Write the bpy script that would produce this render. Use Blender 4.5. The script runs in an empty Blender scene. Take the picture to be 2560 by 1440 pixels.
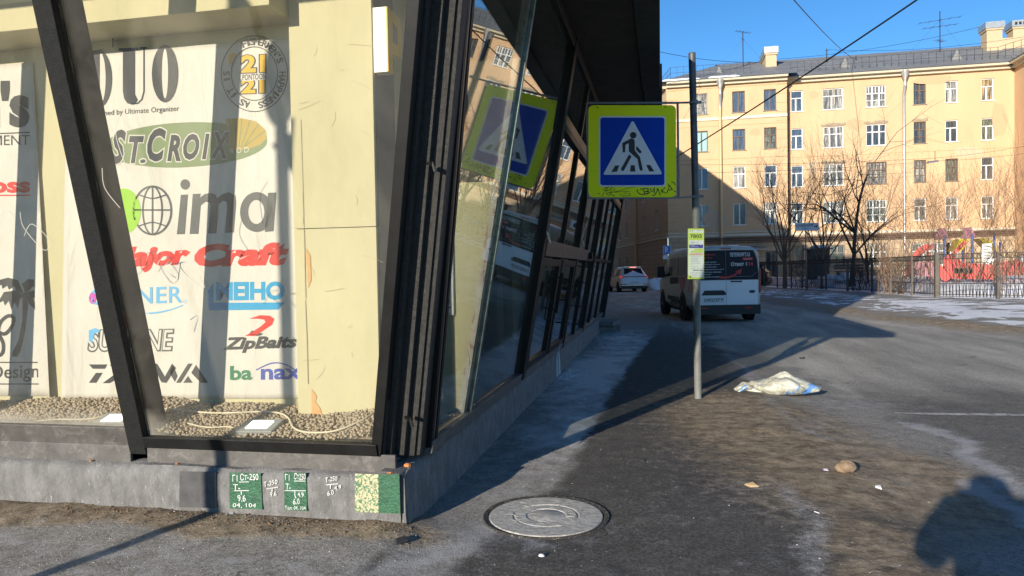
import bpy, bmesh, math, random
import numpy as np
from mathutils import Vector, Matrix
from math import sin, cos, tan, pi, radians, atan2, sqrt
random.seed(7)
S = bpy.context.scene
COL = S.collection
# ------------------------------------------------------------------ camera
CH = 1.45
YAW, PITCH, ROLL, FPX = radians(11.7), radians(1.32), radians(1.0), 1800.0
f0 = Vector((-sin(YAW), cos(YAW), 0)); r0 = Vector((cos(YAW), sin(YAW), 0)); up = Vector((0, 0, 1))
FW = f0 * cos(PITCH) - up * sin(PITCH); u1 = up * cos(PITCH) + f0 * sin(PITCH)
RT = r0 * cos(ROLL) - u1 * sin(ROLL); UP = u1 * cos(ROLL) + r0 * sin(ROLL)
cd = bpy.data.cameras.new('camera'); cam = bpy.data.objects.new('camera', cd); COL.objects.link(cam)
cam.matrix_world = Matrix(((RT.x, UP.x, -FW.x, 0), (RT.y, UP.y, -FW.y, 0), (RT.z, UP.z, -FW.z, CH), (0, 0, 0, 1)))
cd.sensor_width = 36.0; cd.lens = 36.0 * FPX / 2560.0; cd.clip_start = 0.02; cd.clip_end = 3000
S.camera = cam
# ------------------------------------------------------------------ light
SAZ, SEL = radians(18.9), radians(14.6)
world = bpy.data.worlds.new('World'); S.world = world; world.use_nodes = True
wn = world.node_tree; bg = wn.nodes['Background']
sky = wn.nodes.new('ShaderNodeTexSky'); sky.sky_type = 'NISHITA'; sky.sun_disc = False
sky.sun_elevation = SEL; sky.sun_rotation = pi + SAZ; sky.altitude = 2200; sky.air_density = 1.0; sky.dust_density = 0.0; sky.ozone_density = 3.0
hs = wn.nodes.new('ShaderNodeHueSaturation'); hs.inputs['Saturation'].default_value = 1.2
wn.links.new(sky.outputs[0], hs.inputs['Color']); wn.links.new(hs.outputs[0], bg.inputs[0]); bg.inputs[1].default_value = 0.108
sl = bpy.data.lights.new('sun', 'SUN'); sl.energy = 4.1; sl.angle = radians(0.5); sl.color = (1.0, 0.91, 0.78)
so = bpy.data.objects.new('sun', sl); COL.objects.link(so)
SD = Vector((sin(SAZ) * cos(SEL), cos(SAZ) * cos(SEL), -sin(SEL)))
so.rotation_euler = SD.to_track_quat('-Z', 'Y').to_euler(); so.location = (-20, -40, 30)
S.view_settings.view_transform = 'Standard'; S.view_settings.look = 'None'
S.view_settings.exposure = 0.8; S.view_settings.gamma = 1.0
S.render.engine = 'CYCLES'
S.cycles.max_bounces = 8; S.cycles.transparent_max_bounces = 24; S.cycles.caustics_reflective = False; S.cycles.caustics_refractive = False
# ------------------------------------------------------------------ a point of the photograph carried onto a real plane
O = Vector((0, 0, CH))
def ray(px, py): return FW + RT * ((px - 1280) / FPX) + UP * ((720 - py) / FPX)
def atz(px, py, z=0.0):
    d = ray(px, py); return O + d * ((z - CH) / d.z)
def aty(px, py, y):
    d = ray(px, py); return O + d * (y / d.y)
def atx(px, py, x):
    d = ray(px, py); return O + d * (x / d.x)
def atd(px, py, D): return O + ray(px, py) * D
def atp(px, py, p, n):
    d = ray(px, py); n = Vector(n); return O + d * ((Vector(p) - O).dot(n) / d.dot(n))
# ------------------------------------------------------------------ objects
ORG = {}
def tag(o, label=None, cat=None, group=None, kind=None):
    if label: o['label'] = label
    if cat: o['category'] = cat
    if group: o['group'] = group
    if kind: o['kind'] = kind
    return o
def thing(name, label, cat, loc=(0, 0, 0), rz=0.0, group=None):
    o = bpy.data.objects.new(name, None); COL.objects.link(o); o.empty_display_size = 0.2
    o.location = loc; o.rotation_euler = (0, 0, rz); ORG[o.name] = Vector(loc) if rz == 0 else None
    return tag(o, label, cat, group)
class MB:
    def __init__(self): self.v = []; self.f = []; self.m = []
    def add(self, vs, fs, mi=0):
        b = len(self.v); self.v += [tuple(p) for p in vs]
        self.f += [tuple(i + b for i in f) for f in fs]; self.m += [mi] * len(fs); return self
    def quad(self, a, b, c, d, mi=0): return self.add([a, b, c, d], [(0, 1, 2, 3)], mi)
    def box(self, x0, x1, y0, y1, z0, z1, mi=0):
        v = [(x, y, z) for z in (z0, z1) for y in (y0, y1) for x in (x0, x1)]
        return self.add(v, [(0, 2, 3, 1), (4, 5, 7, 6), (0, 1, 5, 4), (2, 6, 7, 3), (0, 4, 6, 2), (1, 3, 7, 5)], mi)
    def hexa(self, b, t, mi=0):      # b,t : four base and four top points, counter-clockwise seen from above
        return self.add(list(b) + list(t), [(3, 2, 1, 0), (4, 5, 6, 7), (0, 1, 5, 4), (1, 2, 6, 5), (2, 3, 7, 6), (3, 0, 4, 7)], mi)
    def extr(self, poly, vec, mi=0, cap=True):   # poly : 3d points, swept along vec
        n = len(poly); vec = Vector(vec); vs = [Vector(p) for p in poly]; vs += [p + vec for p in vs]
        fs = [(i, (i + 1) % n, n + (i + 1) % n, n + i) for i in range(n)]
        if cap: fs += [tuple(range(n - 1, -1, -1)), tuple(range(n, 2 * n))]
        return self.add(vs, fs, mi)
    def bar(self, a, b, w, h, mi=0, upv=(0, 0, 1)):   # rectangular bar from a to b
        a = Vector(a); b = Vector(b); d = (b - a).normalized(); u = Vector(upv)
        s = d.cross(u)
        if s.length < 1e-4: s = d.cross(Vector((1, 0, 0)))
        s.normalize(); t = s.cross(d).normalized(); s *= w / 2; t *= h / 2
        return self.hexa([a - s - t, a + s - t, a + s + t, a - s + t], [b - s - t, b + s - t, b + s + t, b - s + t], mi)
    def tube(self, pts, r, n=6, mi=0, cap=True):
        pts = [Vector(p) for p in pts]; k = len(pts)
        rs = r if isinstance(r, (list, tuple)) else [r] * k
        vs = []; prev = None
        for i, p in enumerate(pts):
            d = (pts[min(i + 1, k - 1)] - pts[max(i - 1, 0)])
            if d.length < 1e-9: d = Vector((0, 0, 1))
            d.normalize()
            if prev is None:
                a = d.orthogonal().normalized()
            else:
                a = (prev - d * prev.dot(d))
                a = a.normalized() if a.length > 1e-6 else d.orthogonal().normalized()
            prev = a; b = d.cross(a)
            for j in range(n):
                t = 2 * pi * j / n; vs.append(p + (a * cos(t) + b * sin(t)) * rs[i])
        fs = []
        for i in range(k - 1):
            for j in range(n):
                fs.append((i * n + j, i * n + (j + 1) % n, (i + 1) * n + (j + 1) % n, (i + 1) * n + j))
        if cap: fs += [tuple(range(n - 1, -1, -1)), tuple(range((k - 1) * n, k * n))]
        return self.add(vs, fs, mi)
    def lathe(self, prof, c, axis='z', n=24, mi=0):
        vs = []
        for r, h in prof:
            for j in range(n):
                t = 2 * pi * j / n; x, y = r * cos(t), r * sin(t)
                vs.append({'z': (c[0] + x, c[1] + y, c[2] + h), 'y': (c[0] + x, c[1] + h, c[2] + y), 'x': (c[0] + h, c[1] + x, c[2] + y)}[axis])
        fs = []
        for i in range(len(prof) - 1):
            for j in range(n): fs.append((i * n + j, i * n + (j + 1) % n, (i + 1) * n + (j + 1) % n, (i + 1) * n + j))
        fs += [tuple(range(n - 1, -1, -1)), tuple(range((len(prof) - 1) * n, len(prof) * n))]
        return self.add(vs, fs, mi)
    def build(self, name, mats, parent=None, local=False, smooth=None, fixn=True, bevel=0):
        me = bpy.data.meshes.new(name)
        o = bpy.data.objects.new(name, me); COL.objects.link(o)
        off = Vector((0, 0, 0))
        if parent is not None:
            o.parent = parent
            if not local: off = ORG.get(parent.name) or Vector((0, 0, 0))
        ORG[o.name] = off
        vs = [(p[0] - off.x, p[1] - off.y, p[2] - off.z) for p in self.v]
        me.from_pydata(vs, [], self.f)
        for m in (mats if isinstance(mats, (list, tuple)) else [mats]): me.materials.append(m)
        me.polygons.foreach_set('material_index', self.m)
        if fixn:
            bm = bmesh.new(); bm.from_mesh(me); bmesh.ops.recalc_face_normals(bm, faces=bm.faces); bm.to_mesh(me); bm.free()
        me.update()
        if smooth is not None:
            me.polygons.foreach_set('use_smooth', [True] * len(me.polygons))
            if smooth < 180: me.set_sharp_from_angle(angle=radians(smooth))
        if bevel:
            b = o.modifiers.new('bevel', 'BEVEL'); b.width = bevel; b.segments = 2; b.limit_method = 'ANGLE'
        return o
def place(o, x, y, z=0, rz=0): o.location = (x, y, z); o.rotation_euler = (0, 0, rz); return o
# ------------------------------------------------------------------ materials
def col(c): return (c[0], c[1], c[2], 1.0)
def newmat(name):
    m = bpy.data.materials.new(name); m.use_nodes = True; t = m.node_tree
    return m, t, t.nodes['Principled BSDF'], t.nodes['Material Output']
def nd(t, kind, **kw):
    n = t.nodes.new(kind)
    for k, v in kw.items():
        if k.startswith('i_'): n.inputs[k[2:].replace('_', ' ')].default_value = v
        else: setattr(n, k, v)
    return n
def mathn(t, op, a, b=None, clamp=False):
    n = t.nodes.new('ShaderNodeMath'); n.operation = op; n.use_clamp = clamp
    for i, s in enumerate((a, b)):
        if s is None: continue
        if isinstance(s, (int, float)): n.inputs[i].default_value = s
        else: t.links.new(s, n.inputs[i])
    return n.outputs[0]
def mixc(t, fac, a, b):
    n = t.nodes.new('ShaderNodeMix'); n.data_type = 'RGBA'
    for s, i in ((fac, 0), (a, 6), (b, 7)):
        if isinstance(s, (int, float)): n.inputs[i].default_value = s
        elif isinstance(s, tuple): n.inputs[i].default_value = col(s)
        else: t.links.new(s, n.inputs[i])
    return n.outputs[2]
def ramp(t, fac, lo, hi):
    n = t.nodes.new('ShaderNodeMapRange'); n.clamp = True
    n.inputs[1].default_value = lo; n.inputs[2].default_value = hi
    t.links.new(fac, n.inputs[0]); return n.outputs[0]
def noise(t, scale, detail=4, rough=0.6, vec=None, dist=0.0):
    n = t.nodes.new('ShaderNodeTexNoise'); n.inputs['Scale'].default_value = scale; n.inputs['Detail'].default_value = detail
    n.inputs['Roughness'].default_value = rough; n.inputs['Distortion'].default_value = dist
    if vec is not None: t.links.new(vec, n.inputs['Vector'])
    return n.outputs[0]
def gpos(t): return t.nodes.new('ShaderNodeNewGeometry').outputs['Position']
def vscale(t, vec, s):
    n = t.nodes.new('ShaderNodeVectorMath'); n.operation = 'MULTIPLY'; n.inputs[1].default_value = s
    t.links.new(vec, n.inputs[0]); return n.outputs[0]
def bumpn(t, b, h, strength, dist=0.01):
    n = t.nodes.new('ShaderNodeBump'); n.inputs['Strength'].default_value = strength; n.inputs['Distance'].default_value = dist
    t.links.new(h, n.inputs['Height']); t.links.new(n.outputs[0], b.inputs['Normal'])
def M(name, c, var=0.25, scale=6, rough=0.7, metal=0.0, bump=0.0, bscale=60, c2=None, lo=0.4, hi=0.65, spec=0.5, emit=0, stretch=None, rvar=0.15, speck=0):
    m, t, b, out = newmat(name)
    tc = t.nodes.new('ShaderNodeTexCoord').outputs['Object']
    if stretch: tc = vscale(t, tc, stretch)
    n1 = noise(t, scale, 6, 0.65, tc)
    dark = tuple(x * (1 - var) for x in c); lite = tuple(min(1, x * (1 + var)) for x in c)
    cc = mixc(t, ramp(t, n1, 0.3, 0.7), dark, lite)
    if c2 is not None: cc = mixc(t, ramp(t, noise(t, scale * 1.7, 8, 0.7, tc, 0.6), lo, hi), cc, c2)
    if speck: cc = mixc(t, ramp(t, noise(t, bscale * 0.6, 3, 0.6, tc), 0.62, 0.72), cc, tuple(min(1, x * (1 + speck) + 0.02 * speck) for x in c))
    t.links.new(cc, b.inputs['Base Color'])
    r = ramp(t, noise(t, scale * 2.3, 5, 0.6, tc), 0.2, 0.8)
    r = mathn(t, 'MULTIPLY_ADD', r, rvar); t.nodes[-1].inputs[2].default_value = rough - rvar * 0.5
    t.links.new(r, b.inputs['Roughness'])
    b.inputs['Metallic'].default_value = metal; b.inputs['Specular IOR Level'].default_value = spec
    if bump: bumpn(t, b, noise(t, bscale, 5, 0.6, tc), bump)
    if emit:
        b.inputs['Emission Color'].default_value = col(c); b.inputs['Emission Strength'].default_value = emit
    return m
def flat(name, c, rough=0.6, metal=0.0, spec=0.4): return M(name, c, var=0.06, scale=14, rough=rough, metal=metal, spec=spec, rvar=0.08)
def glass(name, tint=(0.93, 0.96, 0.93), dust=0.03, dcol=(0.55, 0.52, 0.42), zlow=None, gain=1.0):
    m, t, b, out = newmat(name); t.nodes.remove(b)
    lw = nd(t, 'ShaderNodeLayerWeight', i_Blend=0.5)
    p5 = mathn(t, 'POWER', lw.outputs['Facing'], 5.0)
    F = mathn(t, 'MULTIPLY_ADD', p5, 0.96 * gain); t.nodes[-1].inputs[2].default_value = 0.042 * gain
    tr = nd(t, 'ShaderNodeBsdfTransparent'); tr.inputs[0].default_value = col(tint)
    gl = nd(t, 'ShaderNodeBsdfAnisotropic') if False else nd(t, 'ShaderNodeBsdfGlossy'); gl.inputs['Roughness'].default_value = 0.004
    P = gpos(t)
    wob = t.nodes.new('ShaderNodeBump'); wob.inputs['Strength'].default_value = 0.05; wob.inputs['Distance'].default_value = 0.02
    t.links.new(noise(t, 0.8, 1, 0.3, P), wob.inputs['Height']); t.links.new(wob.outputs[0], gl.inputs['Normal'])
    mx = nd(t, 'ShaderNodeMixShader'); t.links.new(F, mx.inputs[0]); t.links.new(tr.outputs[0], mx.inputs[1]); t.links.new(gl.outputs[0], mx.inputs[2])
    df = nd(t, 'ShaderNodeBsdfDiffuse'); df.inputs[0].default_value = col(dcol)
    d = mathn(t, 'MULTIPLY', ramp(t, noise(t, 2.2, 7, 0.7, vscale(t, P, (1, 1, 0.5)), 0.8), 0.3, 0.8), dust * 1.6)
    if zlow is not None:
        sx = nd(t, 'ShaderNodeSeparateXYZ'); t.links.new(P, sx.inputs[0])
        g = ramp(t, mathn(t, 'ADD', sx.outputs[2], mathn(t, 'MULTIPLY', noise(t, 5, 5, 0.7, P), 0.25)), zlow + 0.32, zlow + 0.08)
        lx = ramp(t, sx.outputs[0], -2.9, -3.2)
        d = mathn(t, 'ADD', d, mathn(t, 'MULTIPLY', mathn(t, 'MULTIPLY', g, lx), 0.45))
    m2 = nd(t, 'ShaderNodeMixShader'); t.links.new(d, m2.inputs[0]); t.links.new(mx.outputs[0], m2.inputs[1]); t.links.new(df.outputs[0], m2.inputs[2])
    t.links.new(m2.outputs[0], out.inputs['Surface']); return m
# ------------------------------------------------------------------ lettering
_tc = {}
def text2d(s, bold=0.0, shear=0.0, spacing=1.0):
    k = (s, bold, shear, spacing)
    if k not in _tc:
        cu = bpy.data.curves.new('txt', 'FONT'); cu.body = s; cu.size = 1.0; cu.offset = bold; cu.shear = shear; cu.space_character = spacing
        cu.resolution_u = 3; cu.fill_mode = 'FRONT'
        o = bpy.data.objects.new('txt', cu); COL.objects.link(o)
        dg = bpy.context.evaluated_depsgraph_get(); dg.update()
        me = o.evaluated_get(dg).to_mesh()
        vs = [(v.co.x, v.co.y) for v in me.vertices]; fs = [tuple(p.vertices) for p in me.polygons]
        o.evaluated_get(dg).to_mesh_clear(); bpy.data.objects.remove(o); bpy.data.curves.remove(cu)
        _tc[k] = (vs, fs)
    return _tc[k]
def text_fit(mb, s, fn, mi=0, bold=0.0, shear=0.0, spacing=1.0):
    """fn(u,v) with u,v in 0..1 over the lettering's own box gives the 3d point"""
    vs, fs = text2d(s, bold, shear, spacing)
    if not vs: return
    x0 = min(p[0] for p in vs); x1 = max(p[0] for p in vs); y0 = min(p[1] for p in vs); y1 = max(p[1] for p in vs)
    mb.add([fn((p[0] - x0) / (x1 - x0), (p[1] - y0) / max(1e-6, y1 - y0)) for p in vs], fs, mi)
def stroke2d(pts, w):
    """flat ribbon along 2d points -> verts, faces"""
    n = len(pts); ws = w if isinstance(w, (list, tuple)) else [w] * n; vs = []
    for i in range(n):
        a = pts[max(0, i - 1)]; b = pts[min(n - 1, i + 1)]; dx, dy = b[0] - a[0], b[1] - a[1]; L = math.hypot(dx, dy) or 1
        nx, ny = -dy / L * ws[i] / 2, dx / L * ws[i] / 2
        vs += [(pts[i][0] + nx, pts[i][1] + ny), (pts[i][0] - nx, pts[i][1] - ny)]
    return vs, [(2 * i, 2 * i + 1, 2 * i + 3, 2 * i + 2) for i in range(n - 1)]
def ell(cx, cy, rx, ry, a0=0, a1=360, n=40, rot=0):
    out = []
    for i in range(n + 1 if abs(a1 - a0) < 360 else n):
        t = radians(a0 + (a1 - a0) * i / n); x, y = rx * cos(t), ry * sin(t)
        out.append((cx + x * cos(rot) - y * sin(rot), cy + x * sin(rot) + y * cos(rot)))
    return out
def bez(p, n=14):
    """Catmull-Rom through points"""
    q = [p[0]] + list(p) + [p[-1]]; out = []
    for i in range(len(p) - 1):
        for k in range(n):
            t = k / n; a, b, c, d = q[i], q[i + 1], q[i + 2], q[i + 3]
            out.append(tuple(0.5 * (2 * b[j] + (c[j] - a[j]) * t + (2 * a[j] - 5 * b[j] + 4 * c[j] - d[j]) * t * t + (3 * b[j] - a[j] - 3 * c[j] + d[j]) * t ** 3) for j in range(len(b))))
    return out + [tuple(p[-1])]
class Decal:
    """flat print on a plane: fn maps 2d design units (x right, y down) and a layer to 3d"""
    def __init__(self, fn): self.fn = fn; self.mb = MB(); self.L = 0
    def lay(self): self.L += 1; return self
    def poly(self, pts, mi=0): self.mb.add([self.fn(x, y, self.L) for x, y in pts], [tuple(range(len(pts)))], mi); return self
    def ring(self, cx, cy, rx, ry, w, mi=0, a0=0, a1=360, n=48):
        vs = []
        for i in range(n + 1):
            t = radians(a0 + (a1 - a0) * i / n)
            vs += [self.fn(cx + (rx + s * w / 2) * cos(t), cy + (ry + s * w / 2) * sin(t), self.L) for s in (-1, 1)]
        self.mb.add(vs, [(2 * i, 2 * i + 1, 2 * i + 3, 2 * i + 2) for i in range(n)], mi); return self
    def stroke(self, pts, w, mi=0):
        vs, fs = stroke2d(pts, w); self.mb.add([self.fn(x, y, self.L) for x, y in vs], fs, mi); return self
    def text(self, s, x0, y0, x1, y1, h, mi=0, bold=0.0, shear=0.0, spacing=1.0):
        """left baseline x0,y0, right baseline x1,y1, height h"""
        text_fit(self.mb, s, lambda u, v: self.fn(x0 + (x1 - x0) * u, y0 + (y1 - y0) * u - h * v, self.L), mi, bold, shear, spacing); return self
    def arctext(self, s, cx, cy, rx, ry, h, a0, a1, mi=0, bold=0.0):
        n = len(s)
        for i, ch in enumerate(s):
            if ch == ' ': continue
            t = radians(a0 + (a1 - a0) * (i + .5) / n); px, py = cx + rx * cos(t), cy + ry * sin(t)
            rt = t + pi / 2; w = h * (0.35 if ch in "I'" else 0.72); hh = h * (0.35 if ch == "'" else 1)
            def fn(u, v, px=px, py=py, rt=rt, w=w, hh=hh):
                a, b = (u - .5) * w, -(v - .5) * hh - (h - hh) / 2
                return self.fn(px + a * cos(rt) - b * sin(rt), py + a * sin(rt) + b * cos(rt), self.L)
            text_fit(self.mb, ch, fn, mi, bold)
        return self
    def build(self, name, mats, parent, local=False): return self.mb.build(name, mats, parent, local=local, fixn=False)
# value noise for the ground
def vnoise(x, y, seed=0):
    xi = np.floor(x).astype(np.int64); yi = np.floor(y).astype(np.int64); fx = x - xi; fy = y - yi
    def h(a, b):
        n = (a * 374761393 + b * 668265263 + seed * 982451653) & 0x7fffffff
        n = ((n ^ (n >> 13)) * 1274126177) & 0x7fffffff
        return ((n ^ (n >> 16)) & 0xffff) / 65535.0
    sx = fx * fx * (3 - 2 * fx); sy = fy * fy * (3 - 2 * fy)
    return (h(xi, yi) * (1 - sx) + h(xi + 1, yi) * sx) * (1 - sy) + (h(xi, yi + 1) * (1 - sx) + h(xi + 1, yi + 1) * sx) * sy
def fbm(x, y, sc, oct=4, seed=0):
    s = 0; a = .5; tot = 0
    for k in range(oct): s = s + a * vnoise(x * sc, y * sc, seed + k); tot += a; a *= .5; sc *= 2
    return s / tot
def sstep(a, b, x): t = np.clip((x - a) / (b - a), 0, 1); return t * t * (3 - 2 * t)
# ================================================================== GROUND
def pl(xs, ys, q): return np.interp(q, xs, ys)
def xL(y): return pl([-30, 3, 8, 12, 16.9, 23.4, 30.3, 40, 60, 110], [1.7, 1.35, 1.25, 1.3, .7, -.1, -1.85, -4.5, -10, -22], y)
def xR(y): return pl([-30, 0, 4, 8, 12, 15.9, 19, 23, 30.5, 40, 50, 60, 110], [40, 18, 12, 9.5, 8, 7, 6.16, 5.3, 4.5, 3.2, 1, -3, -14], y)
FEN = [(6.6, 60), (7.5, 56), (9.2, 49.2), (11.0, 41.4), (11.75, 34.4)]
FEN2 = [(11.75, 34.4), (13.4, 32.6), (20.0, 28.6), (27.0, 24.4)]
def fence_d(x, y):
    """signed: positive inside the park"""
    fx = pl([24.4, 28.6, 32.6, 34.4, 41.4, 49.2, 56, 60, 70], [27, 20, 13.4, 11.75, 11, 9.2, 7.5, 6.6, 6], y)
    return x - fx
MCX, MCY = atz(1365, 1290).x, atz(1365, 1290).y
def gheight(x, y):
    z = -0.05 * sstep(-.25, .35, x - xL(y))
    z = z + 0.05 * sstep(-.2, .3, x - xR(y))
    n = fbm(x, y, 1.3, 3, 3) - .5
    z = z + n * 0.02 + (fbm(x, y, 7, 3, 9) - .5) * 0.008
    pk = sstep(.3, 2.0, fence_d(x, y)) * (y < 66)
    z = z + pk * (0.22 + 0.55 * fbm(x, y, .5, 3, 21))
    vg = sstep(.1, .8, x - xR(y)) * sstep(0, 1.2, -fence_d(x, y) - 1.2)
    z = z + vg * 0.10 * fbm(x, y, .8, 3, 31)
    md = np.exp(-(((x - 1.1) / .9) ** 2 + ((y - 6.2) / 2.2) ** 2))
    z = z + md * 0.05 * fbm(x, y, 2.2, 3, 17)
    pd = sstep(3.2, 3.75, y) * sstep(-1.25, -1.5, x) * sstep(4.1, 3.9, y)       # dirt piled along the plinth
    z = z + pd * (0.006 + 0.03 * fbm(x, y, 5, 3, 41)) + 0.028 * sstep(-1.2, -1.5, x) * sstep(4.2, 3.7, y)
    w = sstep(.62, .40, np.hypot(x - MCX, y - MCY)); z = z * (1 - w) - .002 * w
    return z
def lin(a, b, st): return list(np.arange(a, b - 1e-6, st))
GX = lin(-200, -40, 20) + lin(-40, -8, 2) + lin(-8, -4.4, .4) + lin(-4.4, 4.2, .05) + lin(4.2, 9, .16) + lin(9, 30, .5) + lin(30, 60, 2.5) + lin(60, 221, 20)
GY = lin(-60, -8, 4) + lin(-8, 2, .5) + lin(2, 9.5, .05) + lin(9.5, 15, .1) + lin(15, 36, .25) + lin(36, 66, .6) + lin(66, 110, 4) + lin(110, 420, 30)
gx, gy = np.meshgrid(np.array(GX), np.array(GY)); GZ = gheight(gx, gy)
def gz(x, y): return float(gheight(np.array([x]), np.array([y]))[0])
nX, nY = len(GX), len(GY)
cxm = (gx[:-1, :-1] + gx[1:, 1:]) / 2; cym = (gy[:-1, :-1] + gy[1:, 1:]) / 2
cls = np.zeros(cxm.shape, int)                                   # 0 sidewalk 1 road 2 verge 3 park
cls[cxm > xL(cym)] = 1
cls[cxm > xR(cym)] = 2
cls[(fence_d(cxm, cym) > 0) & (cym < 67) & (cym > 24)] = 3
# masks
X, Y = gx, gy
N0 = fbm(X, Y, 2.1, 4, 200) - .5; N0b = fbm(X, Y, 2.1, 4, 300) - .5
Xo, Yo = X, Y; X = X + N0 * .28; Y = Y + N0b * .45
def gau(cx, cy, sx, sy, rot=0.0):
    a, b = X - cx, Y - cy; c, s = cos(rot), sin(rot); u = a * c + b * s; v = -a * s + b * c
    return np.exp(-((u / sx) ** 2 + (v / sy) ** 2))
def seg(pts, w):
    d = np.full(X.shape, 1e9)
    for (ax, ay), (bx, by) in zip(pts, pts[1:]):
        t = np.clip(((X - ax) * (bx - ax) + (Y - ay) * (by - ay)) / ((bx - ax) ** 2 + (by - ay) ** 2), 0, 1)
        d = np.minimum(d, np.hypot(X - ax - t * (bx - ax), Y - ay - t * (by - ay)))
    return np.exp(-(d / w) ** 2)
def gp(*pts): return [tuple(atz(px, py))[:2] for px, py in pts]
N1 = fbm(X, Y, 1.6, 5, 5); N2 = fbm(X, Y, .7, 4, 55); N3 = fbm(X, Y, 4, 4, 77)
road = sstep(-.1, .5, X - xL(Y) + (N1 - .5) * 1.2 - .9 * sstep(13, 7, Y)) * sstep(.3, -.3, X - xR(Y))
dirt = 1.0 * sstep(3.42, 3.66, Yo + (N1 - .5) * .45) * sstep(-1.2, -1.5, Xo) * sstep(4.3, 4, Yo)
dirt = np.maximum(dirt, 1.25 * gau(.9, 6.8, .85, 1.8, .18) * (.6 + .9 * N1))
dirt = np.maximum(dirt, 1.2 * gau(1.35, 5.3, .95, 1.0) * (.6 + .8 * N1)); dirt = np.maximum(dirt, .85 * gau(1.1, 3.7, .4, 1.4) * (.5 + N1))
dirt = np.maximum(dirt, .35 * gau(-1.6, 3.0, .22, .12)); dirt = np.maximum(dirt, .8 * gau(-1.3, 3.72, .18, .2))
vdirt = sstep(-.3, .5, X - xR(Y) + (N2 - .5)) * sstep(1.6, .4, X - xR(Y) + (N1 - .5) * 2)
dirt = np.maximum(dirt, .8 * vdirt)
dirt = np.maximum(dirt, .35 * np.exp(-((X - xL(Y)) / .9) ** 2) * sstep(8, 11, Y) * N1 * 1.6)
salt = .85 * seg(gp((1000, 1420), (1130, 1390), (1240, 1300), (1330, 1350)), .16)
salt = np.maximum(salt, .7 * seg(gp((0, 1350), (200, 1395), (460, 1405), (800, 1430)), .10))
salt = np.maximum(salt, .65 * gau(-1.05, 4.55, .35, .3)); salt = np.maximum(salt, .5 * gau(-1.0, 3.6, .45, .5))
salt = np.maximum(salt, .6 * seg(gp((1230, 1150), (1330, 1120), (1470, 1090)), .16))
salt = np.maximum(salt, .95 * seg(gp((1960, 1230), (2030, 1330), (2065, 1440)), .10))
salt = np.maximum(salt, .6 * gau(.55, 4.95, .4, .35, .5)); salt = np.maximum(salt, .55 * gau(1.25, 7.0, .5, .45, .6))
salt = np.maximum(salt, 1.0 * seg(gp((2270, 1050), (2330, 1060), (2440, 1120), (2560, 1210)), .13))
salt = np.maximum(salt, 1.0 * seg(gp((2440, 1190), (2500, 1240), (2560, 1290)), .12))
salt = np.maximum(salt, .8 * seg(gp((1540, 757), (1646, 786), (1720, 830), (1800, 870), (1860, 915), (1900, 985), (1960, 1050), (2080, 1095)), .10) * (.35 + N3))
salt = np.maximum(salt, .45 * gau(2.1, 8.3, .5, .35))
salt = np.maximum(salt, .35 * sstep(.48, .7, fbm(X, Y, 2.5, 4, 99)) * (1 - road))
salt = np.maximum(salt, .45 * sstep(.55, .25, X + 1.0) * sstep(3.9, 3.0, Y))
frost = 1.15 * gau(-.95, 10.4, .55, 3.2) * (.55 + .9 * N3); frost = np.maximum(frost, .85 * gau(-.85, 7.0, .5, 1.9) * (.4 + N3)); frost = np.maximum(frost, .5 * gau(-.7, 5.6, .4, 1.0) * (.3 + N3))
frost = np.maximum(frost, .95 * gau(-.75, 14.5, .7, 3.5) * (.3 + N3)); frost = np.maximum(frost, .95 * gau(-1.25, 9.9, .3, .6))
frost = np.maximum(frost, .6 * gau(-1.6, 28, 1.5, 6) * N3)
snow = sstep(.52, .60, N2 * .6 + N3 * .4 + .17 * gau(9.5, 22, 3.5, 8, 0)) * sstep(.9, 1.8, X - xR(Y)) * sstep(-1.0, -1.8, fence_d(X, Y)) * sstep(34, 28, Y)
snow = np.maximum(snow, .75 * sstep(.50, .62, N1) * sstep(.7, 1.6, X - xR(Y)) * sstep(-1.0, -1.8, fence_d(X, Y)) * sstep(26, 32, Y))
snow = np.maximum(snow, sstep(-.35, -.05, fence_d(X, Y) + (N3 - .5) * .8) * (Y > 24) * (Y < 67))
snow = np.maximum(snow, .9 * gau(-2.3, 47, 1.2, 1.6))
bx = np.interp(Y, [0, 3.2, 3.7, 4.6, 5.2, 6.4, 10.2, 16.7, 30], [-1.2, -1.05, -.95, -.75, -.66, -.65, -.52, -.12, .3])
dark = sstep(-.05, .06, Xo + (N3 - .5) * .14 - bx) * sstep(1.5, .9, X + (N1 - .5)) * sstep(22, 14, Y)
strip = sstep(.06, -.06, Xo + (N3 - .5) * .14 - bx) * sstep(3.9, 4.4, Yo)
frost = np.maximum(frost, 1.0 * strip * gau(-.75, 11.5, .6, 5.5) * (.45 + .8 * N3)) * (1 - .75 * dark)
salt = np.maximum(salt, .55 * strip * gau(-.95, 5.0, .6, .9)) * (1 - .25 * dark)
X = Xo + N0 * .06; Y = Yo
crack = np.maximum(seg(gp((925, 1440), (960, 1395), (978, 1360), (1000, 1335)), .012), .5 * seg(gp((978, 1360), (930, 1300)), .010))
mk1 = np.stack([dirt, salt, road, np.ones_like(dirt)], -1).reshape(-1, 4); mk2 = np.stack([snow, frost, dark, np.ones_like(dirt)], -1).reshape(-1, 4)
rl = road * sstep(8.2, 10.5, Yo - .25 * (Xo - 3) + (N1 - .5) * 2.2) * (.55 + .75 * fbm(X * 1.3, Y * .3, 1.4, 4, 400))
mk3 = np.stack([crack, np.clip(rl, 0, 1), crack, np.ones_like(dirt)], -1).reshape(-1, 4)
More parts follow.
